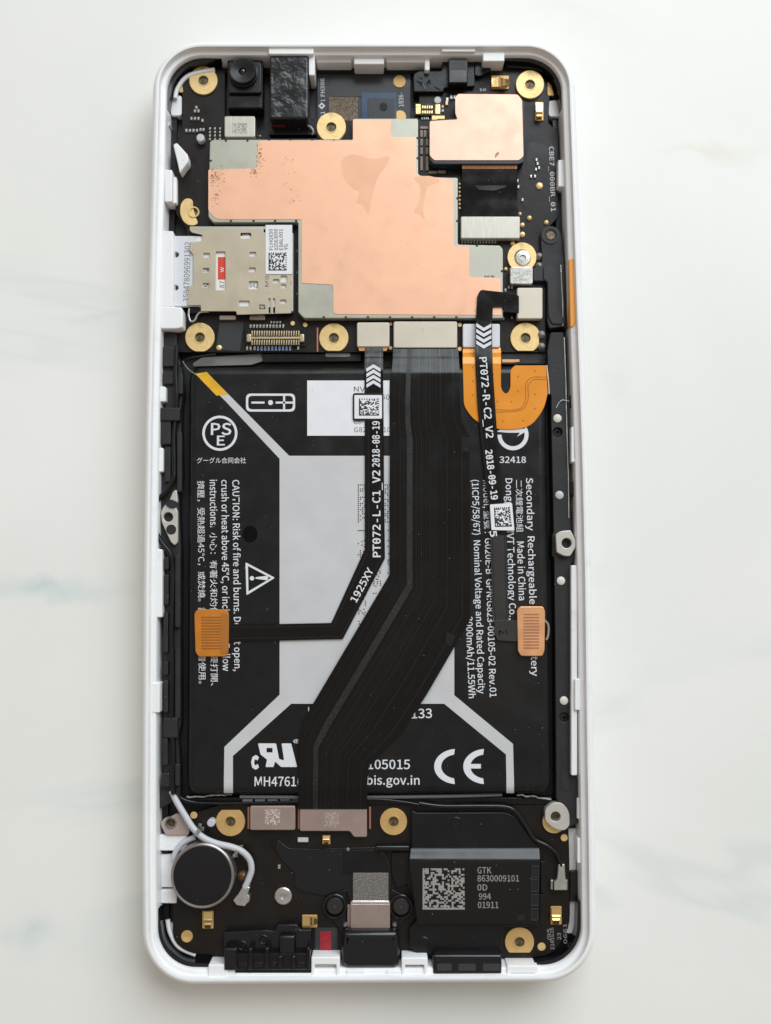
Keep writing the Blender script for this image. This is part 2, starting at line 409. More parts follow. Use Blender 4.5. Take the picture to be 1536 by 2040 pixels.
# ------------------------------------------------------------------ the table
def table():
    m = bpy.data.materials.new('white_stained_tabletop'); m.use_nodes = True
    nt = m.node_tree; N = nt.nodes; L = nt.links; b = N['Principled BSDF']
    b.inputs['Roughness'].default_value = 0.42
    tc = N.new('ShaderNodeTexCoord')
    n1 = N.new('ShaderNodeTexNoise'); n1.inputs['Scale'].default_value = 14; n1.inputs['Detail'].default_value = 6; n1.inputs['Distortion'].default_value = 0.6
    L.new(tc.outputs['Object'], n1.inputs['Vector'])
    r1 = N.new('ShaderNodeValToRGB'); r1.color_ramp.elements[0].position = 0.35; r1.color_ramp.elements[1].position = 0.65
    r1.color_ramp.elements[0].color = (0.80, 0.795, 0.745, 1); r1.color_ramp.elements[1].color = (0.87, 0.855, 0.81, 1)
    L.new(n1.outputs['Fac'], r1.inputs[0])
    # faint teal veins
    mp = N.new('ShaderNodeMapping'); mp.inputs['Scale'].default_value = (0.55, 1.6, 1); L.new(tc.outputs['Object'], mp.inputs['Vector'])
    n2 = N.new('ShaderNodeTexNoise'); n2.inputs['Scale'].default_value = 11; n2.inputs['Detail'].default_value = 4; n2.inputs['Distortion'].default_value = 1.2
    mp.inputs['Location'].default_value = (0.31, 0.12, 0)
    L.new(mp.outputs[0], n2.inputs['Vector'])
    ab = N.new('ShaderNodeMath'); ab.operation = 'SUBTRACT'; ab.inputs[1].default_value = 0.5; L.new(n2.outputs['Fac'], ab.inputs[0])
    ab2 = N.new('ShaderNodeMath'); ab2.operation = 'ABSOLUTE'; L.new(ab.outputs[0], ab2.inputs[0])
    mr = N.new('ShaderNodeMapRange'); mr.inputs[1].default_value = 0.0; mr.inputs[2].default_value = 0.035; mr.inputs[3].default_value = 0.34; mr.inputs[4].default_value = 0.0
    L.new(ab2.outputs[0], mr.inputs[0])
    n3 = N.new('ShaderNodeTexNoise'); n3.inputs['Scale'].default_value = 9; L.new(tc.outputs['Object'], n3.inputs['Vector'])
    mr2 = N.new('ShaderNodeMapRange'); mr2.inputs[1].default_value = 0.5; mr2.inputs[2].default_value = 0.65; L.new(n3.outputs['Fac'], mr2.inputs[0])
    mu = N.new('ShaderNodeMath'); mu.operation = 'MULTIPLY'; L.new(mr.outputs[0], mu.inputs[0]); L.new(mr2.outputs[0], mu.inputs[1])
    mx = N.new('ShaderNodeMix'); mx.data_type = 'RGBA'; L.new(mu.outputs[0], mx.inputs[0]); L.new(r1.outputs[0], mx.inputs[6]); mx.inputs[7].default_value = (0.42, 0.56, 0.55, 1)
    src = mx.outputs[2]
    for (px, py, sx, sy, k, col) in [(90, 1165, 26, 3.2, 0.55, (0.50, 0.62, 0.62)), (75, 1870, 7, 6, 0.5, (0.52, 0.63, 0.62)), (1440, 300, 14, 2.2, 0.45, (0.72, 0.68, 0.55)),
                                     (1230, 770, 5, 8, 0.3, (0.66, 0.72, 0.75)), (40, 500, 16, 20, 0.25, (0.68, 0.72, 0.64)), (200, 620, 9, 1.5, 0.4, (0.58, 0.68, 0.66))]:
        c = P(px, py, 0) * MM
        mpp = N.new('ShaderNodeMapping'); mpp.vector_type = 'TEXTURE'
        mpp.inputs['Location'].default_value = c; mpp.inputs['Scale'].default_value = (sx * MM, sy * MM, 1)
        nd = N.new('ShaderNodeTexNoise'); nd.inputs['Scale'].default_value = 90; nd.inputs['Detail'].default_value = 5
        L.new(tc.outputs['Object'], nd.inputs['Vector'])
        ad = N.new('ShaderNodeVectorMath'); ad.operation = 'MULTIPLY_ADD'; ad.inputs[1].default_value = (0.012, 0.012, 0); ad.inputs[2].default_value = (0, 0, 0)
        L.new(nd.outputs['Color'], ad.inputs[0])
        ad2 = N.new('ShaderNodeVectorMath'); ad2.operation = 'ADD'; L.new(ad.outputs[0], ad2.inputs[0]); L.new(tc.outputs['Object'], ad2.inputs[1])
        ad3 = N.new('ShaderNodeVectorMath'); ad3.operation = 'ADD'; ad3.inputs[1].default_value = (-0.006, -0.006, 0); L.new(ad2.outputs[0], ad3.inputs[0])
        L.new(ad3.outputs[0], mpp.inputs['Vector'])
        gr = N.new('ShaderNodeTexGradient'); gr.gradient_type = 'QUADRATIC_SPHERE'; L.new(mpp.outputs[0], gr.inputs['Vector'])
        ml = N.new('ShaderNodeMath'); ml.operation = 'MULTIPLY'; L.new(gr.outputs['Fac'], ml.inputs[0]); L.new(nd.outputs['Fac'], ml.inputs[1])
        ml2 = N.new('ShaderNodeMath'); ml2.operation = 'MULTIPLY'; ml2.inputs[1].default_value = 2 * k; L.new(ml.outputs[0], ml2.inputs[0])
        m2 = N.new('ShaderNodeMix'); m2.data_type = 'RGBA'; L.new(ml2.outputs[0], m2.inputs[0]); L.new(src, m2.inputs[6]); m2.inputs[7].default_value = (*col, 1)
        src = m2.outputs[2]
    L.new(src, b.inputs['Base Color'])
    nb = N.new('ShaderNodeTexNoise'); nb.inputs['Scale'].default_value = 500; nb.inputs['Detail'].default_value = 5; L.new(tc.outputs['Object'], nb.inputs['Vector'])
    bp = N.new('ShaderNodeBump'); bp.inputs['Strength'].default_value = 0.08; bp.inputs['Distance'].default_value = 0.0002
    L.new(nb.outputs['Fac'], bp.inputs['Height']); L.new(bp.outputs[0], b.inputs['Normal'])
    me = bpy.data.meshes.new('tabletop')
    s, t = 0.9, 0.02
    vs_ = [(x, y, z) for z in (-t, 0) for x, y in ((-s, -s), (s, -s), (s, s), (-s, s))]
    me.from_pydata(vs_, [], [(4, 5, 6, 7), (3, 2, 1, 0), (0, 1, 5, 4), (1, 2, 6, 5), (2, 3, 7, 6), (3, 0, 4, 7)])
    me.materials.append(m)
    o = bpy.data.objects.new('tabletop', me); sc.collection.objects.link(o)
    o['kind'] = 'structure'
table()

# ------------------------------------------------------------------ the phone
phone = bpy.data.objects.new('opened_smartphone', None); sc.collection.objects.link(phone)
WORLD[phone] = Vector((0, 0, 0))
phone['label'] = 'white smartphone with its back removed, battery, boards and ribbon cables exposed, lying on the table'
phone['category'] = 'phone'

# ---- white housing: closed tray with stepped rim
def outline():
    ZR = 7.0
    L_ = [(306, 83), (301, 300), (294, 560), (288, 850), (284, 1150), (282, 1450), (281, 1700), (284, 1963)]
    R_ = [(1190, 1957), (1187, 1700), (1183, 1450), (1179, 1150), (1173, 900), (1163, 620), (1153, 330), (1144, 83)]
    TL, TR, BR, BL = P(*L_[0], ZR), P(*R_[-1], ZR), P(*R_[0], ZR), P(*L_[-1], ZR)
    r = 8.2
    def cor(a, b, c):
        u = (a - b).normalized(); w = (c - b).normalized()
        ang = u.angle(w); d = r / math.tan(ang / 2)
        cen = b + (u + w).normalized() * (r / math.sin(ang / 2))
        s = b + u * d; e = b + w * d
        a0 = math.atan2(s.y - cen.y, s.x - cen.x); a1 = math.atan2(e.y - cen.y, e.x - cen.x)
        while a1 - a0 > math.pi: a1 -= 2 * math.pi
        while a1 - a0 < -math.pi: a1 += 2 * math.pi
        return [Vector((cen.x + r * math.cos(a0 + (a1 - a0) * k / 16), cen.y + r * math.sin(a0 + (a1 - a0) * k / 16), 0)) for k in range(17)]
    lp = [P(*p, ZR) for p in L_[1:-1]]; rp = [P(*p, ZR) for p in R_[1:-1]]
    pts = cor(lp[0], TL, TR)
    pts += cor(TL, TR, rp[-1])
    pts += list(reversed(rp))
    pts += cor(rp[0], BR, BL)
    pts += cor(BR, BL, lp[-1])
    pts += list(reversed(lp))
    return [Vector((p.x, p.y, 0)) for p in pts]
OUT = outline()
def inset(d):
    n = len(OUT); res = []
    for i in range(n):
        t = (OUT[(i + 1) % n] - OUT[i]).normalized() + (OUT[i] - OUT[i - 1]).normalized()
        t.normalize()
        res.append(OUT[i] + Vector((t.y, -t.x, 0)) * d)
    return res
def shell(name, prof, material, parent, label=None, cap0=True, cap1=True):
    vs_, fs = [], []; n = len(OUT)
    for d, z in prof:
        vs_ += [(p.x, p.y, z) for p in inset(d)]
    for j in range(len(prof) - 1):
        for i in range(n):
            i2 = (i + 1) % n
            fs.append((j * n + i, j * n + i2, (j + 1) * n + i2, (j + 1) * n + i))
    if cap0: fs.append(tuple(range(n)))
    if cap1: fs.append(tuple((len(prof) - 1) * n + i for i in range(n)))
    me = bpy.data.meshes.new(name); me.from_pydata(vs_, [], fs)
    bm = bmesh.new(); bm.from_mesh(me); bmesh.ops.recalc_face_normals(bm, faces=bm.faces); bm.to_mesh(me); bm.free()
    return link(name, me, material, parent, label, 40)
housing = shell('housing', [(2.2, 0.0), (1.4, 0.25), (0.6, 1.5), (0.22, 3.2), (0.04, 5.0), (0.0, 6.2), (0.12, 6.9), (0.4, 7.4), (0.7, 7.64), (0.9, 7.7), (1.2, 7.62),
                            (1.3, 7.3), (1.34, 6.8), (1.43, 6.7), (2.0, 6.65), (2.15, 6.5), (2.22, 5.9), (2.35, ZF - 0.2)], WHITE, phone,
                'white plastic shell with a stepped rim')
# white ledges, clips and sockets on the inside of the rim
def clip(x0, y0, x1, y1, z0, z1, lab=None, holes=(), r=3, name='clip'):
    return box(name, x0, y0, x1, y1, z0, z1, WHITE, housing, lab, r=r, bevel=0.15, holes=holes)
for a in [(328, 338, 343, 402, ZF, 6.3), (338, 352, 352, 405, ZF, 5.0), (316, 770, 330, 800, ZF, 5.9), (305, 892, 325, 940, ZF, 5.9), (303, 1094, 323, 1230, 4.0, 6.35),
          (316, 460, 345, 612, ZF, 6.35), (301, 1360, 318, 1420, 4.0, 6.75),
          (1112, 318, 1130, 372, ZF, 5.6), (1128, 308, 1141, 362, ZF, 6.3), (1138, 1126, 1150, 1545, ZF, 6.2), (1145, 1352, 1156, 1415, 4.0, 6.7),
          (1146, 1015, 1160, 1070, ZF, 6.2), (1150, 1590, 1158, 1632, ZF, 5.8), (1150, 1670, 1164, 1720, ZF, 6.2), (1128, 1650, 1148, 1740, ZF, 3.6),
          (535, 91, 625, 108, ZF, 7.3), (615, 104, 627, 150, ZF, 6.6), (628, 100, 850, 112, ZF, 6.4), (630, 110, 700, 124, ZF, 5.6),
          (705, 106, 765, 128, ZF, 6.0), (770, 108, 850, 124, ZF, 5.6), (846, 112, 856, 140, ZF, 5.8), (880, 92, 947, 103, ZF, 7.2), (962, 104, 1005, 122, ZF, 6.9),
          (415, 1922, 453, 1945, ZF, 7.0), (468, 1938, 622, 1952, ZF, 6.9), (690, 1932, 728, 1950, ZF, 6.9), (770, 1934, 800, 1950, ZF, 6.9),
          (318, 1663, 372, 1695, ZF, 4.2), (320, 1702, 350, 1768, ZF, 3.4), (320, 1774, 352, 1800, ZF, 4.2),
          (322, 1840, 352, 1872, ZF, 3.2), (380, 1898, 420, 1915, ZF, 3.0), (1128, 1795, 1150, 1860, ZF, 3.4)]:
    clip(*a)
for x0, y0, x1, y1 in [(620, 1907, 677, 1953), (800, 1908, 852, 1953), (1010, 1924, 1072, 1950)]:
    clip(x0, y0, x1, y1, ZF, 7.0, 'white socket frame on the bottom rim', holes=[rnd(rect(x0 + 7, y0 + 15, x1 - 7, y1 - 8), 2)], name='clip_socket')
    box('socket_floor', x0 + 7, y0 + 15, x1 - 7, y1 - 8, ZF, 5.8, WHITE, housing, r=0, bevel=0)
clip(1138, 850, 1154, 921, ZF, 6.4, holes=[rnd(rect(1144, 858, 1151, 913), 1)], name='clip_socket')
prism('clip', [(345, 288, 2), (352, 284), (374, 308), (375, 322), (365, 335), (358, 345), (355, 330)], ZF, 6.0, WHITE, housing, r=3, bevel=0.15)
prism('clip', [(315, 610), (362, 612), (364, 620), (364, 652), (352, 655), (320, 655)], ZF, 6.4, WHITE, housing, 'white block below the card tray', r=4, bevel=0.2)
box('clip', 340, 190, 362, 230, ZF, 3.8, WHITE, housing, r=6)
box('clip', 1093, 200, 1115, 232, ZF, 3.8, WHITE, housing, r=6)
tube('corner_rib', [(349, 196, 4.2), (354, 176, 4.2), (376, 151, 4.2), (428, 139, 4.2)], 0.4, WHITE, housing, n=8)
tube('corner_rib', [(1010, 132, 4.2), (1070, 138, 4.2), (1100, 155, 4.2), (1112, 185, 4.2)], 0.3, FLEXH, housing, n=8)
tube('corner_rib', [(334, 1832, 3.4), (339, 1858, 3.4), (356, 1886, 3.4), (390, 1902, 3.4)], 0.4, WHITE, housing, n=8)
tube('motor_cradle', [(345, 1710, 4.5), (352, 1694, 4.5), (366, 1678, 4.5), (388, 1668, 4.5)], 0.45, COAXW, housing, n=8)

# ---- dark midframe floor with a raised black wall
floor_ = shell('midframe', [(2.4, 1.2), (2.4, ZF - 0.05), (2.42, ZF), ], FLOOR, phone, 'black inner tray of the shell')
shell('rim_gasket', [(2.45, ZF), (2.45, 3.2), (3.3, 3.2), (3.3, ZF)], BLACK, floor_, cap0=False, cap1=False)

def liner(i0, i1):
    A, B = inset(2.27), inset(2.75)
    A = A[i0:i1]; B = B[i0:i1]
    for Q in (A, B):
        Q.insert(0, Q[0] + (Q[0] - Q[1]).normalized() * 3.5); Q.append(Q[-1] + (Q[-1] - Q[-2]).normalized() * 3.5)
    a = [Vector((q.x, q.y, 5.9)) for q in A]; b = [Vector((q.x, q.y, 5.75)) for q in B]
    link('corner_liner', strip_mesh(a, b, 3.5), BLACKG, floor_, 'glossy black liner inside the rounded corner', 40)
for i0 in (0, 17, 40, 57): liner(i0 + (1 if i0 == 0 else 0), i0 + 16)
# ---- main circuit board
pcb = prism('main_board', [(363, 140, 8), (448, 138), (448, 275), (640, 275), (640, 244), (700, 240), (835, 240), (835, 172), (880, 165), (1000, 130), (1075, 140, 20), (1096, 175, 12), (1092, 245), (1112, 262), (1112, 432), (1087, 460),
                           (1087, 702), (345, 702), (345, 640), (378, 640), (372, 455), (350, 425), (350, 285), (363, 272)], 3.2, ZP, PCB, phone,
            'dark brown main circuit board at the top', r=4, bevel=0.06, holes=[])

def screw_pad(x, y, r, z, parent, m=GOLD, hole=10, flat_sides=(), lab=None, lip=True, dark=BRASSD):
    pts = []
    for px, py in circ(x, y, r, 48):
        for kind, val in flat_sides:
            if kind == 'b': py = min(py, val)
            if kind == 't': py = max(py, val)
            if kind == 'l': px = max(px, val)
            if kind == 'r': px = min(px, val)
        pts.append((px, py))
    o = prism('screw_pad', pts, z - 0.8, z + 0.25, m, parent, lab, 0, 0.05, [circ(x, y, hole, 28)])
    disc('bore', x, y, hole + 1.5, z - 0.9, z - 0.06, dark, o, n=24)
    if lip:
        lathe('bore_lip', x, y, [(hole + 2.5, z + 0.25), (hole + 2.2, z + 0.31), (hole + 0.2, z + 0.31), (hole, z + 0.2), (hole, z - 0.03)], m, o, n=28, cap=False)
    return o
ZG = ZP + 0.1
screw_pad(405, 160, 28, ZG, pcb)
screw_pad(660, 253, 29, ZG + 0.6, pcb, flat_sides=(('b', 278),))
screw_pad(1056, 168, 28, ZG + 0.2, pcb)
screw_pad(398, 672, 29, ZG, pcb, flat_sides=(('b', 700),))
screw_pad(665, 673, 29, ZG, pcb, flat_sides=(('b', 699),))
screw_pad(1047, 673, 30, ZG, pcb, flat_sides=(('r', 1074), ('b', 699)))
o = prism('screw_pad', [(384, 397), (384, 412), (388, 430), (396, 446), (380, 450), (366, 443), (358, 425), (360, 405), (370, 394)], ZP - 0.1, ZP + 0.3, GOLD, pcb, 'gold screw pad cut to a crescent beside the card tray', r=8, bevel=0.05)
lathe('bore_lip', 386, 422, [(11, ZP), (11, ZP + 0.45), (8.5, ZP + 0.45), (8.5, ZP + 0.06), ], GOLD, o, n=28, cap=False)
disc('bore', 386, 422, 9, ZP, ZP + 0.05, BRASSD, o)
o = screw_pad(1040, 512, 29, ZG + 0.1, pcb, hole=15, lip=False)
s_ = lathe('screw_head', 1042, 513, [(16, ZP), (16, ZP + 0.55), (14.5, ZP + 0.68), (6, ZP + 0.72), (5, ZP + 0.45), (0, ZP + 0.45)], STEEL, o, 'steel screw in a gold pad')
flat('gold_pad', [(352, 168), (362, 160), (365, 184), (357, 183)], 3.8, GOLDD, floor_, r=3, th=0.3)
flat('gold_pad', [(1091, 162), (1098, 170), (1104, 190), (1091, 190)], 3.8, GOLDD, floor_, r=3, th=0.3)

# ---- large shield can with copper tape
shield = prism('shield_can', [(418, 282), (425, 278), (703, 278), (703, 236), (833, 236), (833, 347), (843, 352), (912, 354), (912, 487), (996, 489), (1002, 497), (1002, 634), (606, 634), (594, 622), (594, 443), (425, 443), (415, 432)],
               ZP, ZS, SHIELD, phone, 'large tin shield covering the main chips', r=3, bevel=0.12)
cop = prism('copper_tape', [(514, 280), (703, 280), (703, 238), (779, 238), (779, 273), (829, 273), (829, 349, 8), (903, 357), (904, 491), (935, 491), (935, 552, 6), (997, 554), (1000, 628), (664, 626, 8), (664, 567, 6), (601, 564), (601, 437), (430, 437, 14), (415, 420, 4), (415, 338), (512, 335)],
            ZS, ZS + 0.06, COPPER, shield, 'copper tape stuck over the shield', r=3, bevel=0.02)
prism('residue', [(678, 318), (700, 305), (745, 318), (780, 308), (770, 330), (752, 352), (740, 395), (735, 432), (722, 405), (708, 405), (718, 380), (700, 375), (682, 350)], ZS + 0.06, ZS + 0.072, RESIDUE, shield, 'tan adhesive residue on the copper tape', r=14)
prism('residue', [(822, 352), (858, 350), (880, 360), (850, 372), (842, 420), (848, 440), (834, 425), (822, 425), (836, 400), (838, 372)], ZS + 0.06, ZS + 0.072, RESIDUE, shield, r=8)
rg = random.Random(4)
TN = []
for cx, cy, n_, sx, sy in [(428, 353, 110, 13, 14), (430, 395, 45, 9, 14), (517, 310, 70, 7, 28), (506, 342, 50, 9, 9), (575, 330, 14, 14, 16), (585, 395, 12, 18, 10)]:
    for k in range(n_):
        x = rg.gauss(cx, sx * 0.6); y = rg.gauss(cy, sy * 0.6); r_ = rg.uniform(0.4, 1.7)
        if x < 418: continue
        TN.append([(x + r_ * math.cos(a) * rg.uniform(.5, 1.3), y + r_ * math.sin(a) * rg.uniform(.5, 1.3)) for a in [i * math.pi / 3 for i in range(6)]])
vs_, fs = [], []
for lp in TN:
    k = len(vs_); vs_ += [tuple(P(x, y, ZS + 0.066)) for x, y in lp]; fs.append(tuple(range(k + len(lp) - 1, k - 1, -1)))
me = bpy.data.meshes.new('tarnish'); me.from_pydata(vs_, [], fs); o = link('tarnish', me, TARNISH, shield); o['kind'] = 'stuff'
# spot weld dimples along the can edge
dim = [(450 + 43 * k, 280) for k in range(6)] + [(420, 320), (417, 360), (417, 400), (460, 440), (505, 440), (548, 440), (590, 440), (592, 500), (592, 543), (592, 585)] + \
      [(645 + 44 * k, 632) for k in range(8)] + [(911, 395), (911, 440), (950, 489), (1000, 540), (1000, 585), (832, 275), (832, 315)]
d0 = lathe('dimple', dim[0][0], dim[0][1], [(2.6, ZS + 0.012), (1.6, ZS + 0.03), (0, ZS + 0.03)], INK, shield, n=10)
b0 = P(*dim[0], ZS + .03)
for q in dim[1:]:
    d = P(*q, ZS + .03) - b0
    dup(d0, WORLD[d0] + Vector((d.x, d.y, 0)) * MM, shield)
cells('etched_mark', [(965, 548), (985, 548), (985, 553), (965, 553)], 12, ZS + 0.002, GREYINK, shield, seed=9, solid=False, dens=0.5, m=3)

# ---- small metal caps on the main board
def capbox(name, x0, y0, x1, y1, z, m, lab, parent=None, r=4, skirt=True):
    o = box(name, x0, y0, x1, y1, ZP, z, m, parent or phone, lab, r=r, bevel=0.14)
    return o
c1 = capbox('connector_cap', 447, 231, 508, 273, 5.4, STEELB, 'small silver cover below the camera')
cells('etched_mark', [(463, 245), (492, 245), (492, 266), (463, 266)], 16, 5.4, LASER, c1, seed=3, solid=False, dens=0.5, m=12)
capbox('connector_cap', 711, 642, 776, 691, 5.2, BEIGE, 'beige square connector cover between the gold pad and wide connector')
capbox('connector_cap', 784, 640, 911, 693, 5.2, BEIGE, 'wide beige connector cover at the top of the wide ribbon')
capbox('connector_cap', 922, 645, 996, 692, 5.1, WCAP, 'white stiffener plate over the battery connector')
c2 = capbox('connector_cap', 1016, 531, 1062, 566, 5.3, STEEL, 'small silver cover below the steel screw', r=5)
cells('etched_mark', [(1024, 540), (1052, 540), (1052, 560), (1024, 560)], 14, 5.3, TIN, c2, seed=5, solid=False, dens=0.5, m=10)
capbox('connector_cap', 1030, 573, 1081, 635, 5.4, BEIGE, 'tall beige connector cover beside the power button')
capbox('connector_cap', 918, 431, 1036, 475, 5.3, STEELB, 'wide brushed steel connector cover under the camera ribbon', r=3)

# ---- selfie camera module
camb = box('camera_module', 453, 120, 523, 216, ZP - 1.5, 5.3, BLACK, phone, 'square black camera module with a round lens', r=3, bevel=0.12)
box('step', 455, 122, 520, 185, 5.3, 6.1, BLACK, camb, r=4, bevel=0.15)
box('connector_tab', 457, 189, 519, 214, 5.3, 5.5, BLACKG, camb, r=2, bevel=0.06)
ln = lathe('lens_barrel', 483, 140, [(29, 6.1), (29, 6.5), (27, 6.6), (27, 7.15), (25.5, 7.3), (23, 7.3), (10, 7.0), (8, 7.0), (7, 6.6)], BLACK, camb, 'round black lens barrel', n=48)
lathe('lens_glass', 483, 140, [(7.0, 6.6), (5, 6.75), (2.5, 6.85), (0, 6.88)], LENS, ln, n=24)
# ---- tape-covered camera block
cam2 = box('taped_module', 537, 109, 614, 236, ZF, 6.8, TAPE, phone, 'tall black block wrapped in crinkled tape', r=5, bevel=0.3)
box('red_indicator', 540, 237, 569, 251, 4.0, 4.5, REDD, cam2, 'dark red water indicator', r=2, bevel=0.03)
box('skirt', 536, 236, 630, 268, ZF, 4.0, BLACKG, cam2, r=2, bevel=0.05)
tube('crumpled_foil', [(613, 250, 4.5), (620, 254, 4.7), (624, 262, 4.6), (622, 268, 4.4)], 0.18, GLUE, cam2, n=6)

# ---- display flex recess
rec = box('display_flex', 632, 140, 818, 242, ZF, 3.0, BLUEB, phone, 'blue black display flex in the recess under the rim', r=2, bevel=0.05)
flat('flap', rect(660, 152, 785, 192), 3.0, mat('grey_black_film', (0.022, 0.024, 0.026), 0.35), rec, th=0.05)
box('foam_pad', 655, 193, 713, 245, 3.0, 3.5, FOAM, rec, 'brown speckled foam pad', r=1, bevel=0.05)
box('blue_film', 720, 184, 790, 244, 3.0, 3.25, BLUE, rec, 'dark blue film window', r=2, bevel=0.03)
box('film_step', 733, 196, 786, 244, 3.25, 3.4, BLUEB, rec, r=2, bevel=0.03)
disc('camera_dot', 764, 212, 8, 3.4, 3.5, LENS, rec, bevel=0.02)
disc('gold_dot', 796, 162, 12, 3.0, 3.12, GOLDD, rec)
disc('gold_dot', 797, 232, 12, 3.0, 3.12, GOLDD, rec)
text('lettering', 'FH306', (647, 192), (646, 156), 8, 3.05, PRINT, rec, font=MONO)
text('lettering', '1936-', (804, 212), (803, 184), 9, 3.05, PRINT, rec, font=MONO)
text('lettering', 'A1', (647, 236), (647, 222), 8, 3.05, PRINT, rec)
text('lettering', '1', (647, 202), (647, 198), 8, 3.05, PRINT, rec)
flat('diamond_mark', [(641, 204), (648, 211), (641, 218), (634, 211)], 3.05, PRINT, rec, holes=[[(641, 208), (644, 211), (641, 214), (638, 211)]])

# ---- microphone bracket and jack on the top right
br_ = prism('sensor_bracket', [(823, 147, 6), (835, 141), (880, 141), (882, 112), (890, 101), (942, 101), (946, 112), (946, 172), (885, 175), (884, 183), (824, 183)], ZF, 4.8, BLACK, phone, 'black moulded sensor bracket against the top rim', r=4, bevel=0.15)
box('sensor_block', 893, 117, 932, 166, 4.8, 6.3, BLACK, br_, 'raised black sensor block', r=3, bevel=0.2)
box('sensor_lid', 895, 139, 930, 164, 6.3, 6.45, BLACKG, br_, r=2, bevel=0.06)
tube('bracket_rim', [(888, 107, 5.2), (900, 104, 5.4), (930, 104, 5.4), (940, 107, 5.2)], 0.22, BLACKG, br_, n=6)
rg = random.Random(11)
for k in range(7):
    x, y = rg.uniform(834, 872), rg.uniform(150, 176)
    tube('crease', [(x, y, 4.83), (x + rg.uniform(-8, 8), y + rg.uniform(-6, 6), 4.86), (x + rg.uniform(-14, 10), y + rg.uniform(-6, 8), 4.82)], 0.09, BLACKG, br_, n=5)
prism('latch', [(946, 122), (975, 126), (978, 140), (956, 152), (946, 150)], ZP, 4.9, BLACK, br_, r=3, bevel=0.1)
text('lettering', '10', (955, 181), (968, 181), 5, ZP, PRINT, pcb)

# ---- spring contacts
def spring(x0, y0, x1, y1, z, parent, vertical=True, lab=None, m=GOLDS):
    o = box('spring_contact', x0, y0, x1, y1, z, z + 0.3, GOLDD, parent, lab, r=2, bevel=0.06)
    w = x1 - x0; h = y1 - y0
    if vertical:
        A = [(x0 + w * .12, y0 + h * .05), (x0 + w * .12, y0 + h * .45), (x0 + w * .2, y0 + h * .75), (x0 + w * .25, y0 + h * 1.02)]
        B = [(x1 - w * .12, y0 + h * .05), (x1 - w * .12, y0 + h * .45), (x1 - w * .2, y0 + h * .75), (x1 - w * .25, y0 + h * 1.02)]
    else:
        A = [(x0 + w * .02, y0 + h * .15), (x0 + w * .45, y0 + h * .15), (x0 + w * .75, y0 + h * .25), (x0 + w * 1.02, y0 + h * .3)]
        B = [(x0 + w * .02, y1 - h * .15), (x0 + w * .45, y1 - h * .15), (x0 + w * .75, y1 - h * .25), (x0 + w * 1.02, y1 - h * .3)]
    ribbon('leaf', A, B, [z + 0.6, z + 0.75, z + 1.35, z + 0.5], m, o, th=0.1, n=4)
    return o
spring(979, 150, 1014, 177, ZP, pcb, False, 'gold spring contact beside the corner pad')
spring(1066, 203, 1083, 240, ZP, pcb, True, 'gold spring contact below the corner pad')

# ---- copper-topped camera connector block
camc = prism('camera_block', [(910, 192), (1034, 191), (1044, 202), (1044, 322), (1034, 327), (864, 327), (856, 318), (856, 248), (872, 236), (908, 236)], ZF, 6.05, BLUEB, phone, 'camera block topped with copper foil on the upper right', r=3, bevel=0.1)
prism('copper_foil', [(912, 187), (1031, 188), (1040, 199), (1043, 311), (1034, 319), (865, 319), (856, 310), (856, 241), (912, 238), (907, 226), (907, 195)], 6.05, 6.12, COPPER2, camc, 'pink copper foil', r=4, bevel=0.02)
prism('residue', [(985, 312), (988, 304), (996, 302), (992, 310), (987, 315)], 6.12, 6.132, TARNISH, camc, r=3)
box('gold_step', 860, 230, 886, 239, ZP, 5.6, GOLD, camc, r=1)
ribbon('ribbon_end', [(921, 320), (921, 336)], [(1030, 320), (1030, 336)], [5.7, 5.4], COPFLEX, camc, 'copper end of the camera ribbon')
for k in range(22):
    x = 924 + k * 4.7
    ribbon('trace', [(x, 322), (x, 336)], [(x + 1.6, 322), (x + 1.6, 336)], [5.72, 5.42], COPFLEXD, camc, th=0.02, n=1)
cr = ribbon('camera_ribbon', [(921, 334), (920, 360), (919, 400), (919, 432)], [(1030, 334), (1031, 360), (1031, 400), (1033, 432)], [5.4, 5.3, 4.9, 4.8], FLEX, phone, 'short black ribbon from the camera block')
prism('crease', [(940, 352), (975, 345), (1015, 352), (1010, 372), (985, 380), (950, 378)], 5.2, 5.24, BLACKG, cr, r=8)
rg = random.Random(12)
def smd(x, y, w, h, z=ZP, m=TIN, parent=None): return box('chip_component', x - w / 2, y - h / 2, x + w / 2, y + h / 2, z, z + 0.3, m, parent or pcb, r=0, bevel=0.04)
# brown bars between shield and copper block
chips('bar_component', [(840, 266), (847, 266), (840, 283), (851, 283), (840, 300), (851, 300), (840, 318), (851, 318), (840, 332), (851, 332)], 5, 14, ZP, ZP + 0.25, CERAM, pcb)
chips('bar_component', [(845, 254), (862, 343), (880, 342)], 16, 5, ZP, ZP + 0.25, CERAM, pcb)
# gold contacts right of shield
chips('gold_contact', [(916, 366 + 8 * k) for k in range(7)], 4, 4, ZP, ZP + 0.3, GOLD, pcb)
chips('tin_contact', [(921 + 6 * k, 481) for k in range(12)], 3, 7, ZP, ZP + 0.2, TIN, pcb)
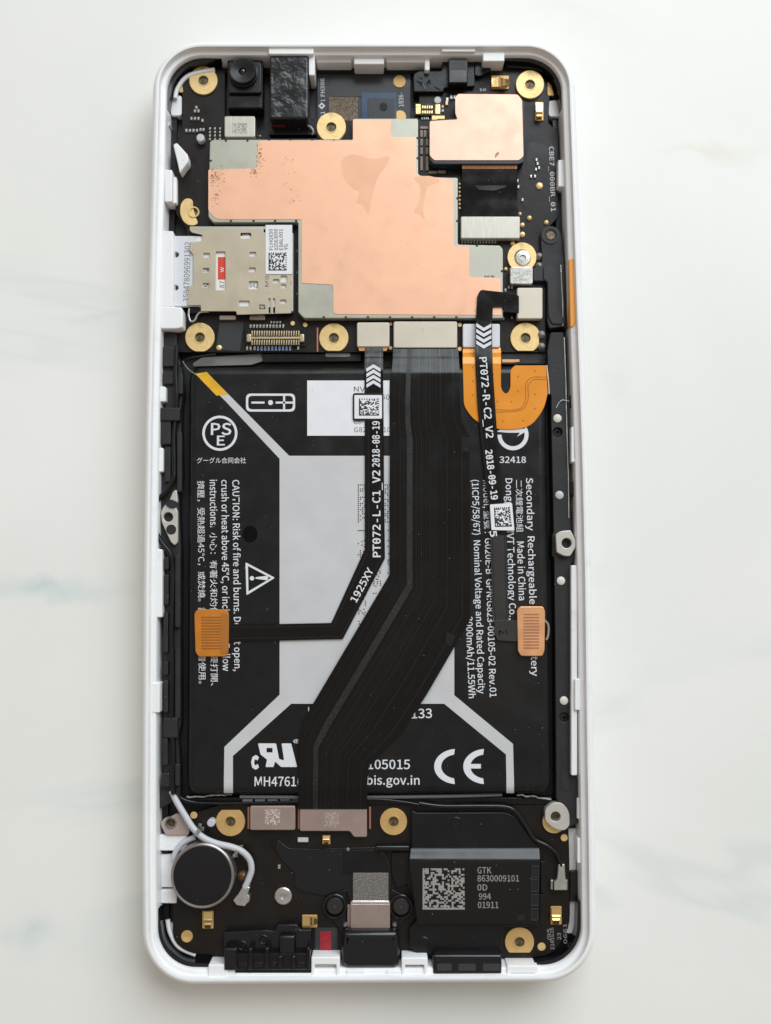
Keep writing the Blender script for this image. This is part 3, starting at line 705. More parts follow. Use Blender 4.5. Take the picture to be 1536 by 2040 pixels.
# mini board-to-board connector
mc = box('board_connector', 826, 205, 880, 230, ZP, ZP + 0.5, BLACK, pcb, 'tiny gold board connector', r=1, bevel=0.05)
for xx in (828, 867):
    box('end_clip', xx, 207, xx + 10, 227, ZP + 0.5, ZP + 0.75, GOLDS, mc, r=1)
chips('contact_pin', [(842 + 4.6 * k, 213) for k in range(5)], 3, 6, ZP + 0.5, ZP + 0.65, GOLDS, mc)
chips('contact_pin', [(842 + 4.6 * k, 223) for k in range(5)], 3, 6, ZP + 0.5, ZP + 0.65, GOLDS, mc)
chips('tin_contact', [(841 + 4 * k, 235) for k in range(4)], 2, 6, ZP, ZP + 0.2, TIN, pcb)
disc('post', 872, 199, 7, ZP, 5.0, COAXW, pcb, n=16, bevel=0.1)
for x, y in [(890, 205), (891, 198), (899, 193), (906, 193)]: smd(x, y, 5, 8, m=GOLD if y > 200 else TIN)
chips('chip_component', [(882, 212), (882, 220)], 4, 5, ZP, ZP + 0.2, PRINT, pcb)
# dust-size components, left
for x, y in [(388, 221), (395, 221), (391, 214)] + [(381 + 7 * k, 236) for k in range(3)] + [(403, 240), (371, 260), (378, 260), (385, 260), (392, 260), (399, 258), (405, 258)]:
    smd(x, y, 4, 6)
for i in range(3):
    for j in range(4): smd(418 + 10 * i, 256 + 7 * j, 3.5, 4.5)
disc('post', 399, 274, 8, ZP, 5.2, COAXW, pcb, 'small white post on the board', n=20, bevel=0.15)
disc('post', 334, 247, 5, ZF, 4.8, COAXW, floor_, n=16, bevel=0.1)
# right hand components and pads
for x, y, r_ in [(1075, 369, 7.5), (1036, 425, 4), (1055, 433, 5), (1041, 447, 5), (1041, 466, 6), (1089, 442, 5), (1022, 484, 5), (1008, 535, 4), (436, 692, 6)]:
    lathe('test_pad', x, y, [(r_, ZP), (r_ * .85, ZP + 0.3), (r_ * .4, ZP + 0.42), (0, ZP + 0.44)], GOLD, pcb, n=16)
for x, y in [(1069, 318), (1071, 326), (1074, 334), (1068, 337), (1058, 351), (1066, 351), (1031, 360), (1033, 372), (1041, 398), (1011, 590), (1014, 572), (1020, 572), (1007, 578), (1002, 622), (1003, 634), (1020, 632)]:
    smd(x, y, 3.5, 6)
text('lettering', 'CBE7_000BR_01', (1094, 292), (1098, 421), 9, ZP, PRINT, pcb, font=MONO)
prism('cover_film', [(1050, 285), (1060, 282), (1090, 290), (1092, 330), (1050, 330)], ZP, ZP + 0.03, RAIL, pcb, r=6)

# ---- black bracket on the right beside the power button
rb = prism('side_bracket', [(1076, 462, 10), (1090, 450, 10), (1112, 452, 10), (1120, 470), (1122, 505), (1125, 520), (1126, 650), (1095, 655), (1090, 640), (1090, 560), (1062, 560), (1062, 535), (1080, 520), (1078, 490)], ZF, 4.9, RAIL, phone, 'charcoal plastic bracket holding the power key switch', r=5, bevel=0.15)
lathe('screw_hole', 1097, 468, [(18, 4.9), (18, 5.05), (12, 5.05), (10, 4.6), (9, 3.6), (0, 3.6)], RAIL, rb, 'screw hole at the bracket top', n=28)
disc('bore', 1097, 469, 8, 4.95, 4.99, BRASSD, rb, n=20)
prism('raised_pad', [(1083, 530), (1108, 530), (1110, 600), (1112, 622), (1122, 630), (1122, 645), (1100, 645), (1093, 630), (1091, 562), (1083, 556)], 4.9, 5.15, RAIL, rb, r=4, bevel=0.06)
box('slot', 1113, 530, 1119, 615, 4.9, 4.95, INK, rb, r=2, bevel=0)
tube('edge_wire', [(1117, 528, 5.0), (1119, 570, 5.0), (1121, 610, 5.0), (1121, 650, 5.0)], 0.09, STEEL, rb, n=6)
prism('power_button', [(1133, 516), (1142, 514), (1146, 525), (1148, 640), (1143, 651), (1136, 652)], 3.0, 6.9, mat('orange_key', (0.86, 0.36, 0.06), 0.4), phone, 'orange power key in the right side', r=3, bevel=0.2)
box('key_housing', 1123, 520, 1134, 655, ZF, 4.6, BLACKG, rb, r=2)
for y in (508, 527, 664, 688): 
    lathe('glue_bead', 1076 if y < 600 else 1080, y, [(8, ZP), (7, ZP + .5), (3, ZP + .9), (0, ZP + .95)], GLUE, pcb, n=12)

# ---- SIM reader
ZM = 5.45
hx = lambda x0, y0, x1, y1: rnd(rect(x0, y0, x1, y1), 2, 3)
simholes = [hx(405, 504, 418, 513), hx(404, 534, 417, 543), hx(404, 564, 417, 573), hx(430, 501, 449, 578), hx(497, 502, 510, 511), hx(496, 533, 509, 542), hx(496, 560, 514, 576), hx(479, 464, 500, 475), hx(476, 599, 497, 610), hx(544, 556, 556, 564), hx(559, 549, 572, 562), hx(560, 566, 570, 574), hx(516, 607, 528, 616), hx(558, 597, 570, 605), hx(535, 594, 538.5, 624), hx(544, 594, 548, 624)]
simp = prism('card_reader', [(377, 457), (525, 456), (525, 463), (581, 463), (581, 560), (578, 566), (581, 572), (580, 624), (472, 627), (470, 620), (400, 620), (400, 608), (373, 608), (376, 570), (385, 567), (385, 507), (377, 498), (379, 483), (403, 480), (403, 468), (382, 463)],
             ZM - 0.2, ZM, SIMM, phone, 'tan steel card reader plate with punched windows', r=2, bevel=0.05, holes=simholes)
box('reader_base', 378, 460, 580, 624, 3.9, 4.75, BLACK, simp, r=2)
box('side_flange', 579, 464, 584, 620, 4.0, 5.2, SHIELDE, simp, r=1, bevel=0.05)
box('front_flange', 378, 451, 530, 457, 4.2, 5.3, SHIELDE, simp, r=1, bevel=0.05)
for x0, x1 in [(437, 470), (497, 528)]:
    box('solder_tab', x0, 628, x1, 637, ZP, 4.6, mat('tan_tab', (0.36, 0.29, 0.24), 0.4, 0.5), simp, r=2)
for x, y, w, h in [(489, 470, 16, 8), (486, 606, 16, 6), (522, 613, 8, 5)]:
    prism('spring_tongue', rect(x - w / 2, y - h / 2, x + w / 2, y + h / 2), 4.75, 5.1, STEEL, simp, r=3, bevel=0.08)
text('lettering', 'M9', (536, 571), (536, 549), 8, ZM, GREYINK, simp)
tube('spring_wire', [(377, 615, 5.0), (376, 628, 5.0), (380, 640, 5.0), (388, 638, 5.0), (393, 628, 5.0), (400, 622, 5.0), (416, 621, 5.0)], 0.16, STEEL, simp, 'bent steel eject spring', n=8)
lab = box('paper_label', 529, 448, 582, 546, ZM, ZM + 0.12, PAPER, simp, 'white paper label on the card reader', r=1, bevel=0.02)
for s, x in (('FLHG650', 544), ('02563050', 554), ('E9AL001', 564), ('YG', 574)):
    text('lettering', s, (x, 498), (x - 1, 456 if len(s) > 2 else 486), 7.5, ZM + 0.12, INK, lab)
cells('matrix_code', [(535, 503), (571, 503), (571, 539), (535, 539)], 16, ZM + 0.12, INK, lab, seed=21)
# SIM card lying in the reader: a thing of its own
simc = box('sim_card', 392, 470, 576, 612, 4.78, 5.12, CARD, None, None, r=10, bevel=0.03)
simc['label'] = 'white card with a red print showing through the punched windows of the card reader'
simc['category'] = 'card'
flat('red_patch', rect(434, 512, 450, 557), 5.12, REDC, simc, 'red print on the card')
text('lettering', '87', (446, 574), (447, 560), 9, 5.12, GREYINK, simc)
text('lettering', 'w', (446, 542), (446, 532), 9, 5.13, PRINT, simc)
text('lettering', '642', (497, 573), (514, 573), 10, 5.12, GREYINK, simc)
text('lettering', '2', (405, 572), (416, 572), 9, 5.12, GREYINK, simc)
text('lettering', '3', (405, 542), (416, 542), 8, 5.12, GREYINK, simc)
tray = box('card_tray', 343, 470, 402, 610, 4.2, 5.1, mat('lilac_white_plastic', (0.66, 0.67, 0.70), 0.45), phone, 'pale grey card tray end with a printed number', r=3, bevel=0.1, holes=[circ(351, 507, 5.5, 20), circ(350, 573, 5.5, 20)])
box('tray_floor', 344, 480, 360, 600, 4.0, 4.25, GREYINK, tray, r=0, bevel=0)
text('lettering', '359478096991302', (377, 601), (380, 482), 12, 5.1, GREYINK, tray)

# ---- 40-pin gold connector and its parts
PALEG = mat('pale_gold', (0.62, 0.51, 0.33), 0.3, 0.7, var=0.1, vscale=1500)
fc = box('display_connector', 488, 656, 608, 690, ZP, ZP + 0.35, BLACK, phone, 'gold pin board connector beside a gold screw pad', r=2, bevel=0.05)
chips('contact_pin', [(502 + 4.9 * k, 664) for k in range(20)], 2.6, 10, ZP + 0.3, ZP + 0.75, PALEG, fc)
chips('contact_pin', [(502 + 4.9 * k, 682) for k in range(20)], 2.6, 10, ZP + 0.3, ZP + 0.75, PALEG, fc)
box('center_bar', 496, 670.5, 600, 675.5, ZP + 0.35, ZP + 0.9, PALEG, fc, r=2, bevel=0.1)
for x in (491, 597): box('end_clip', x, 665, x + 9, 681, ZP + 0.35, ZP + 1.0, PALEG, fc, r=3, bevel=0.15)
chips('chip_component', [(499 + 6.5 * k, 650) for k in range(11)], 4, 7, ZP, ZP + 0.3, TIN, pcb)
chips('chip_component', [(540 + 6 * k, 642) for k in range(4)], 3.5, 4, ZP, ZP + 0.3, TIN, pcb)
chips('chip_component', [(492, 694), (499, 694), (507, 694), (594, 693)], 4, 8, ZP, ZP + 0.3, TIN, pcb)
chips('chip_component', [(514 + 7.1 * k, 694) for k in range(10)], 4.5, 8, ZP, ZP + 0.3, BLUEC, pcb)
for k in range(10):
    chips('solder_end', [(514 + 7.1 * k, 690.5), (514 + 7.1 * k, 697.5)], 3.2, 1.6, ZP + 0.3, ZP + 0.32, TIN, pcb, bevel=0)
for x, y in [(583, 644), (608, 647)]: disc('test_pad', x, y, 4.5, ZP, ZP + 0.3, GOLD, pcb, n=16, bevel=0.05)
box('copper_bar', 630.5, 652, 634, 701, ZP, ZP + 0.25, mat('copper_wire', (0.45, 0.2, 0.13), 0.4, 0.5), pcb, r=1)
for y in (645, 693):
    disc('test_pad', 778, y, 3.5, ZP, ZP + .4, GOLDD, pcb, n=12); disc('test_pad', 916, y + 2, 4, ZP, ZP + .4, GOLD, pcb, n=12)
prism('black_tape', [(438, 640), (486, 640), (478, 700), (430, 696)], ZP, ZP + 0.05, INK, pcb, 'matte black tape on the board', r=2)

# ---- strip between board and battery
gf = prism('grey_film', [(384, 724), (402, 712), (525, 704), (528, 718), (500, 727), (385, 730)], 3.0, 3.2, GREYF, phone, 'grey pull tab film above the battery', r=3, bevel=0.05)
prism('foam_strip', [(520, 704), (720, 704), (720, 720), (525, 722)], 2.4, 3.5, BLACK, gf, r=2, bevel=0.1)
box('grey_patch', 648, 703, 698, 711, 3.5, 3.6, GREYF, gf, r=6, bevel=0.02)
tube('film_edge', [(360, 730, 4.6), (372, 716, 4.8), (400, 710, 4.6), (430, 706, 4.4)], 0.18, BLACKG, gf, n=8)
box('black_shelf', 925, 703, 1100, 726, ZF, 3.6, RAIL, phone, 'black shelf behind the battery flex', r=2)

# ---- battery
def loft(name, pts, r, ztop, prof, material, parent, label):
    base = [Vector((p.x, p.y, 0)) for p in up(rnd(pts, r, 8), ztop)]
    n = len(base); cen = sum(base, Vector()) / n; vs_, fs = [], []
    for d, z in prof:
        for i in range(n):
            t = (base[(i + 1) % n] - base[i]).normalized() + (base[i] - base[i - 1]).normalized(); t.normalize()
            nn = Vector((t.y, -t.x, 0))
            if nn.dot(cen - base[i]) < 0: nn = -nn
            q = base[i] + nn * d; vs_.append((q.x, q.y, z))
    for j in range(len(prof) - 1):
        for i in range(n):
            i2 = (i + 1) % n; fs.append((j * n + i, j * n + i2, (j + 1) * n + i2, (j + 1) * n + i))
    fs.append(tuple(range(n))); fs.append(tuple((len(prof) - 1) * n + i for i in range(n)))
    me = bpy.data.meshes.new(name); me.from_pydata(vs_, [], fs)
    bm = bmesh.new(); bm.from_mesh(me); bmesh.ops.recalc_face_normals(bm, faces=bm.faces); bm.to_mesh(me); bm.free()
    o = link(name, me, material, parent, label, 50)
    o.data.polygons[len(fs) - 1].use_smooth = False; o.data.polygons[len(fs) - 2].use_smooth = False
    return o
bat = loft('battery', [(374, 729), (1089, 726), (1101, 1584), (369, 1586)], 30, ZB, [(0.1, 2.3), (0, 4.4), (0.08, 4.9), (0.25, 5.35), (0.55, 5.68), (0.9, 5.88), (1.2, 5.97), (1.4, ZB - 0.002), (1.42, ZB)], BATT, phone, 'black wrapped battery pack with white print filling the middle')
ZT = ZB + 0.004
SP = [(425, 755), (576, 908), (905, 908), (905, 1385), (1022, 1482), (1024, 1558), (1009, 1558), (1008, 1503), (885, 1402), (580, 1402), (464, 1506), (464, 1559), (446, 1559), (447, 1488), (557, 1384), (557, 914), (450, 800), (440, 790), (402, 757)]
flat('silver_band', SP, ZT, SILVERP, bat, 'silver printed band and panel')
flat('yellow_stripe', [(424, 754), (455, 786), (431, 788), (401, 757)], ZT + 0.013, YELLOWP, bat, 'yellow stripe end')
def drape(name, L_, R_, material):
    def zb(y): 
        d = (1585 - y) * 0.0815 if y > 1200 else (y - 728) * 0.0845
        P_ = [(0, 4.4), (0.08, 4.9), (0.25, 5.35), (0.55, 5.68), (0.9, 5.88), (1.2, 5.97), (1.4, ZB)]
        for (d0, z0), (d1, z1) in zip(P_, P_[1:]):
            if d <= d1: return z0 + (z1 - z0) * (d - d0) / (d1 - d0)
        return ZB
    a = [P(x, y, zb(y) + 0.03) for x, y in L_]; b = [P(x, y, zb(y) + 0.03) for x, y in R_]
    return link(name, strip_mesh(a, b, 0.02), material, bat, None, 50)
ys = [1558, 1564, 1569, 1573, 1577, 1580]
drape('silver_band', [(446, y) for y in ys], [(464, y) for y in ys], SILVERP)
drape('silver_band', [(1009, y) for y in ys], [(1024, y) for y in ys], SILVERP)
drape('yellow_stripe', [(389 + 12 * k / 4, 744.5 + 12.5 * k / 4) for k in range(5)], [(412 + 12 * k / 4, 741 + 13 * k / 4) for k in range(5)], YELLOWP)
# plus minus battery icon
ic = rnd(rect(490, 784, 588, 820), 10); ici = rnd(rect(494.5, 788.5, 583.5, 815.5), 8)
flat('battery_icon', ic, ZT, PRINT, bat, holes=[ici])
for x0, y0, x1, y1 in [(501, 800, 527, 804), (549, 800, 584, 804), (564, 788, 568, 816)]: flat('battery_icon', rect(x0, y0, x1, y1), ZT + .001, PRINT, bat)
flat('battery_icon', circ(539, 802, 5, 16), ZT, PRINT, bat)
# PSE mark
flat('pse_mark', circ(438, 863, 35, 48), ZT, PRINT, bat, holes=[circ(438, 863, 30, 48)])
text('pse_mark', 'PS', (420, 866), (461, 866), 23, ZT, PRINT, bat, bold=0.01)
text('pse_mark', 'E', (432, 887), (448, 887), 19, ZT, PRINT, bat, bold=0.01)
text('lettering', 'グーグル合同会社', (392, 922), (490, 922), 11, ZT, PRINT, bat, bold=0.008, capref=0.8, font='CJK')
# caution column
text('lettering', 'CAUTION: Risk of fire and burns. Do not open,', (463, 956), (467, 1337), 13.5, ZT, PRINT, bat, bold=0.004)
text('lettering', 'crush or heat above 45°C, or incinerate. Follow', (441, 956), (444, 1337), 13.5, ZT, PRINT, bat, bold=0.004)
text('lettering', 'instructions.', (418, 956), (419, 1050), 13.5, ZT, PRINT, bat, bold=0.004)
text('lettering', '小心：有著火和灼傷危險。不要打開、', (419, 1061), (421, 1366), 13, ZT, PRINT, bat, bold=0.004, capref=0.75, font='CJK')
text('lettering', '擠壓，受熱超過45°C，或焚燒。請依照說明書使用。', (394, 958), (397, 1362), 13, ZT, PRINT, bat, bold=0.004, capref=0.75, font='CJK')
flat('warning_triangle', [(489, 1120), (548, 1151), (491, 1186)], ZT, PRINT, bat, r=3, holes=[[(494, 1127.5), (540, 1151.5), (495, 1178)]])
flat('warning_triangle', [(509, 1150), (532, 1147), (535, 1151), (532, 1156), (509, 1153)], ZT, PRINT, bat, r=1)
flat('warning_triangle', circ(502, 1152, 4.5, 16), ZT, PRINT, bat)
# right hand column
text('lettering', 'Secondary  Rechargeable Li-ion Battery', (1048, 952), (1059, 1347), 13.5, ZT, PRINT, bat, bold=0.004)
text('lettering', '二次鋰電池組', (1028, 956), (1030, 1060), 13, ZT, PRINT, bat, bold=0.003, capref=0.78, font='CJK')
text('lettering', 'Made in China', (1030, 1079), (1034, 1196), 13.5, ZT, PRINT, bat, bold=0.004)
text('lettering', 'Dongguan NVT Technology Co., Ltd.', (1007, 953), (1016, 1275), 13.5, ZT, PRINT, bat, bold=0.004)
text('lettering', 'G020E-B  GPN:G823-00105-02 Rev.01', (966, 1072), (976, 1389), 13, ZT, PRINT, bat, bold=0.004)
text('lettering', 'Model, 型號 :', (962, 957), (966, 1062), 13, ZT, PRINT, bat, bold=0.004, font='CJK')
text('lettering', '(1ICP5/58/67)  Nominal Voltage and Rated Capacity', (940, 956), (953, 1382), 13, ZT, PRINT, bat, bold=0.004)
text('lettering', '3000mAh/11.55Wh', (928, 1228), (934, 1391), 13, ZT, PRINT, bat, bold=0.004)
# recycle mark and number
flat('arrow_mark', arc(1022, 866, 31, 180, 395, 28) + list(reversed(arc(1022, 866, 23, 180, 385, 28))), ZT, PRINT, bat)
flat('arrow_mark', [(990, 860), (1012, 862), (1036, 862), (1030, 870), (1050, 858), (1040, 853), (1000, 852)], ZT + .001, PRINT, bat)
text('lettering', '32418', (995, 922), (1048, 922), 12.5, ZT, PRINT, bat, bold=0.006)
# bottom marks
text('ul_mark', 'c', (500, 1530), (516, 1530), 30, ZT, PRINT, bat, bold=0.05)
flat('ul_mark', [(514, 1481), (550, 1481), (556, 1512), (566, 1515), (561, 1481), (580, 1481), (592, 1528), (560, 1528), (548, 1517), (545, 1528), (529, 1528), (532, 1513), (519, 1503)], ZT, PRINT, bat, r=2, holes=[rect(531, 1490, 543, 1499)])
text('ul_mark', '®', (584, 1488), (601, 1488), 14, ZT, PRINT, bat)
text('lettering', 'MH47616', (507, 1566), (603, 1566), 18, ZT, PRINT, bat, bold=0.004)
text('lettering', '133', (820, 1431), (861, 1430), 18, ZT, PRINT, bat, bold=0.004)
text('lettering', 'IS', (614, 1425), (626, 1425), 16, ZT, PRINT, bat)
text('lettering', 'R-41105015', (678, 1532), (817, 1532), 18, ZT, PRINT, bat, bold=0.004)
text('lettering', 'www.bis.gov.in', (664, 1563), (836, 1563), 17, ZT, PRINT, bat, bold=0.004)
flat('ce_mark', arc(910, 1527, 45, 95, 265, 28, 35) + list(reversed(arc(910, 1527, 31, 100, 260, 28, 24))), ZT, PRINT, bat)
flat('ce_mark', arc(968, 1527, 45, 95, 265, 28, 35) + list(reversed(arc(968, 1527, 31, 100, 260, 28, 24))), ZT, PRINT, bat)
flat('ce_mark', rect(934, 1522, 958, 1531), ZT + .001, PRINT, bat)
# paper sticker (its square code is left blank)
st = box('paper_sticker', 612, 758, 776, 868, ZT, ZT + 0.08, PAPER, bat, 'white paper sticker on the battery', r=0, bevel=0.01)
text('lettering', 'NVT', (705, 780), (738, 780), 10, ZT + .08, GREYINK, st)
text('lettering', '2050', (742, 796), (776, 796), 10, ZT + .08, GREYINK, st)
text('lettering', '08-10', (705, 845), (738, 845), 10, ZT + .08, GREYINK, st)
text('lettering', 'G823', (705, 861), (738, 861), 10, ZT + .08, GREYINK, st)
text('lettering', '10', (764, 861), (777, 861), 10, ZT + .08, GREYINK, st)
# dot matrix ink print running down the silver panel
rg = random.Random(40); pts_ = []
for i in range(16):
    for j in range(19):
        if i == 0 or rg.random() < 0.52 or (j == 0 and i % 2 == 0): pts_.append((714 + 4.15 * i, 966 + 4.1 * j))
pts_ += [(714 + 3.4 * k, 1057) for k in range(5)] + [(726, 1077), (721, 1079), (714, 1083), (721, 1086), (726, 1089), (718, 1097), (718, 1101), (718, 1105), (714, 1105), (722, 1105), (726, 1105), (718, 1109), (724, 1099), (717, 1118), (717, 1122), (714, 1126)]
pts_ += [(773, 1057), (777, 1057), (773, 1077), (777, 1077), (773, 1089), (777, 1089), (774, 1103), (777, 1103), (773, 1116), (773, 1120), (774, 1124), (776, 1115), (773, 1142)]
pts_ += [(757, 1138), (757, 1142), (754, 1148), (751, 1145), (745, 1158), (745, 1162), (745, 1166), (750, 1154), (753, 1154), (752, 1159), (752, 1163), (758, 1158), (758, 1162), (758, 1166), (749, 1168), (744, 1182), (749, 1182)]
pts_ += [(728, 1186), (724, 1194), (728, 1198), (728, 1202), (728, 1206), (715, 1215), (715, 1219), (715, 1223), (719, 1217), (725, 1214), (722, 1221), (727, 1220), (725, 1224), (715, 1238), (716, 1243)]
dv, df = [], []
for x, y in pts_:
    k = len(dv); dv += [tuple(P(px_, py_, ZT + 0.03)) for px_, py_ in circ(x, y, 1.5, 6)]; df.append(tuple(range(k + 5, k - 1, -1)))
me = bpy.data.meshes.new('inkjet_code'); me.from_pydata(dv, [], df); link('inkjet_code', me, INK, bat, 'dotted black inkjet code on the silver panel')
# black smudge and glued corner seams
flat('smudge', circ(498, 1064, 15, 20, 17), ZT + 0.02, mat('matte_black_spot', (0.003, 0.003, 0.004), 0.7, spec=0.08), bat, 'dull black spot')
for a, b_ in (((372, 1588), (462, 1583)), ((1030, 1583), (1098, 1592))):
    rg = random.Random(a[0]); pts = []
    for k in range(14):
        t = k / 13; pts.append((a[0] + (b_[0] - a[0]) * t, a[1] + (b_[1] - a[1]) * t + rg.uniform(-1.5, 1.5), 4.6 + rg.uniform(-.1, .3)))
    tube('wrap_seam', pts, 0.14, GLUE, bat, n=6, sub=3)
tube('wrap_corner', [(364, 720, 5.2), (376, 736, 5.7), (392, 747, 5.95)], 0.12, TIN, bat, n=6)

# ---- black foam and wires under the battery
low = box('foam_strip', 360, 1588, 1100, 1604, ZF, 4.2, BLACK, phone, 'black strip between battery and lower board', r=3, bevel=0.2)
tube('grey_edge', [(478, 1587, 4.5), (600, 1588, 4.5), (735, 1588, 4.5), (900, 1586, 4.5), (1000, 1583, 4.5)], 0.3, GREYINK, low, n=8)
chips('foam_bead', [(493 + 25 * k, 1595) for k in range(5)], 20, 6, 4.2, 4.5, GREYINK, low)
tube('thin_wire', [(330, 1545, 5.4), (350, 1578, 5.3), (372, 1595, 5.0), (420, 1600, 4.9), (520, 1599, 4.9), (600, 1596, 4.9), (735, 1592, 4.9), (800, 1597, 4.9), (850, 1606, 5.0)], 0.2, BLACKG, low, n=8)

# ---- left cable rail
lr = prism('cable_rail', [(322, 672, 6), (330, 662), (352, 664), (352, 700), (362, 735), (365, 780), (360, 815), (362, 950), (356, 990), (360, 1100), (359, 1260), (360, 1440), (354, 1470), (358, 1530), (358, 1590), (318, 1612), (318, 1570), (326, 1550), (324, 1110), (306, 1080), (304, 1020), (318, 975), (318, 890), (328, 880), (328, 770), (320, 740)],
           ZF, 4.7, RAIL, phone, 'black plastic cable channel along the left side', r=5, bevel=0.15)
for a in [(324, 690, 350, 730, 5.4), (324, 740, 346, 765, 5.3), (319, 812, 358, 838, 6.0), (320, 838, 340, 885, 5.7), (354, 745, 364, 785, 5.5), (328, 890, 340, 960, 5.4), (352, 860, 362, 980, 5.5),
          (326, 1110, 336, 1135, 5.8), (325, 1145, 336, 1205, 5.5), (325, 1220, 335, 1300, 5.5), (348, 1105, 359, 1250, 5.5), (325, 1318, 335, 1345, 5.5), (348, 1292, 359, 1432, 5.5), (325, 1355, 335, 1420, 5.5), (325, 1430, 354, 1470, 5.7), (324, 1470, 334, 1525, 5.5), (348, 1522, 358, 1566, 5.5), (322, 1540, 338, 1568, 5.6)]:
    box('rail_tab', *a[:4], 4.6, a[4], RAIL, lr, r=3, bevel=0.15)
tube('black_cable', [(352, 690, 5.3), (350, 740, 5.3), (352, 790, 5.3), (350, 830, 5.2), (346, 870, 5.3), (347, 930, 5.4), (345, 955, 5.5), (330, 980, 5.6), (312, 1000, 5.7), (308, 1030, 5.7), (312, 1062, 5.7), (325, 1085, 5.6), (340, 1105, 5.5), (344, 1140, 5.4), (342, 1250, 5.4), (343, 1350, 5.4), (342, 1430, 5.3), (346, 1500, 5.3), (343, 1550, 5.4), (346, 1582, 5.5)], 0.42, BLACK, lr, 'black coaxial cable in the channel', n=10)
ps = prism('boss_plate', [(345, 978), (352, 975), (354, 1000), (350, 1010), (354, 1020), (354, 1080), (348, 1087), (340, 1080), (322, 1040), (320, 1020), (328, 1006), (336, 1000)], 4.6, 5.5, mat('bare_aluminium', (0.58, 0.55, 0.50), 0.45, 0.4, var=0.05), phone, 'bare metal screw boss in the left side', r=4, bevel=0.12, holes=[circ(335, 1030, 9.5, 24)])
disc('bore', 335, 1030, 11, 4.2, 4.6, BRASSD, ps)
disc('dark_dimple', 341, 1055, 10, 5.5, 5.53, RAIL, ps)
prism('rubber_band', [(328, 1003), (340, 994), (354, 1000), (354, 1008), (345, 1013), (335, 1011)], 5.4, 5.75, RAIL, ps, r=4, bevel=0.1)

# ---- right side rail
rr = prism('side_rail', [(1090, 700), (1097, 662), (1123, 662), (1129, 760), (1135, 900), (1138, 1060), (1150, 1075), (1148, 1105), (1138, 1125), (1142, 1300), (1145, 1545), (1154, 1555), (1152, 1640), (1128, 1650), (1112, 1600), (1108, 1590), (1106, 1300), (1104, 1110), (1100, 1108), (1100, 1066), (1103, 1060), (1098, 840), (1098, 790), (1094, 780)],
           ZF, 5.2, RAIL, phone, 'charcoal plastic rail along the right side', r=3, bevel=0.12, holes=[circ(1111, 861, 9.5, 24), circ(1124, 1429, 9.5, 24)])
for x, y in [(1111, 861), (1124, 1429)]:
    lathe('screw_recess', x, y, [(9.5, 4.6), (7, 4.65), (3.5, 4.7), (3, 4.2), (0, 4.2)], RAIL, rr, n=20)
for i, (x, y) in enumerate([(1111, 833), (1115, 986), (1118, 1157), (1124, 1396)]):
    lathe('heat_stake', x, y, [(8.5, 5.2), (8.2, 5.35), (6, 5.45), (0, 5.48)], mat('ivory_plastic', (0.70, 0.66, 0.58), 0.45) if i != 1 else COAXW, rr, 'ivory heat stake in the rail', n=24)
prism('rail_panel', rect(1118, 1500, 1135, 1575), 5.2, 5.26, RAIL, rr, r=2, bevel=0.02)
tube('edge_wire', [(1124, 672, 5.3), (1127, 760, 5.3), (1129, 850, 5.3), (1132, 950, 5.3), (1133, 1032, 5.3)], 0.11, STEEL, rr, 'thin bright wire along the rail edge', n=6)
side_gap = prism('button_flex', [(1128, 675), (1141, 675), (1146, 780), (1150, 1020), (1138, 1020), (1134, 900), (1130, 760)], ZF, 4.3, mat('grey_brown_plastic', (0.12, 0.112, 0.108), 0.5, var=0.2, vscale=300), phone, 'grey key flex behind the right rail', r=2, bevel=0.1)
for y0, y1 in ((785, 812), (958, 985)):
    prism('black_clip', [(1136, y0), (1148, y0 + 3), (1150, y1), (1142, y1 + 4), (1137, y1)], 4.3, 5.4, BLACKG, side_gap, r=3, bevel=0.1)
hexn = prism('hex_boss', [(1107, 1065), (1116, 1058, 6), (1137, 1056), (1147, 1076), (1147, 1090), (1136, 1108), (1124, 1108, 8), (1109, 1100)], 4.9, 6.2, mat('bare_aluminium', (0.58, 0.55, 0.50), 0.45), phone, 'bare metal threaded boss in the right side', r=3, bevel=0.12, holes=[circ(1129, 1082, 10, 24)])
disc('bore', 1129, 1082, 11.5, 4.4, 4.9, BRASSD, hexn)
# stray fibres
hr = tube('stray_fibre', [(1108, 813, 5.4), (1113, 803, 5.5), (1120, 797, 5.6), (1128, 798, 5.5), (1134, 799, 5.4)], 0.05, PRINT, None, n=5)
hr['label'] = 'thin pale fibre lying across the charcoal rail above the ivory dot'; hr['category'] = 'fibre'

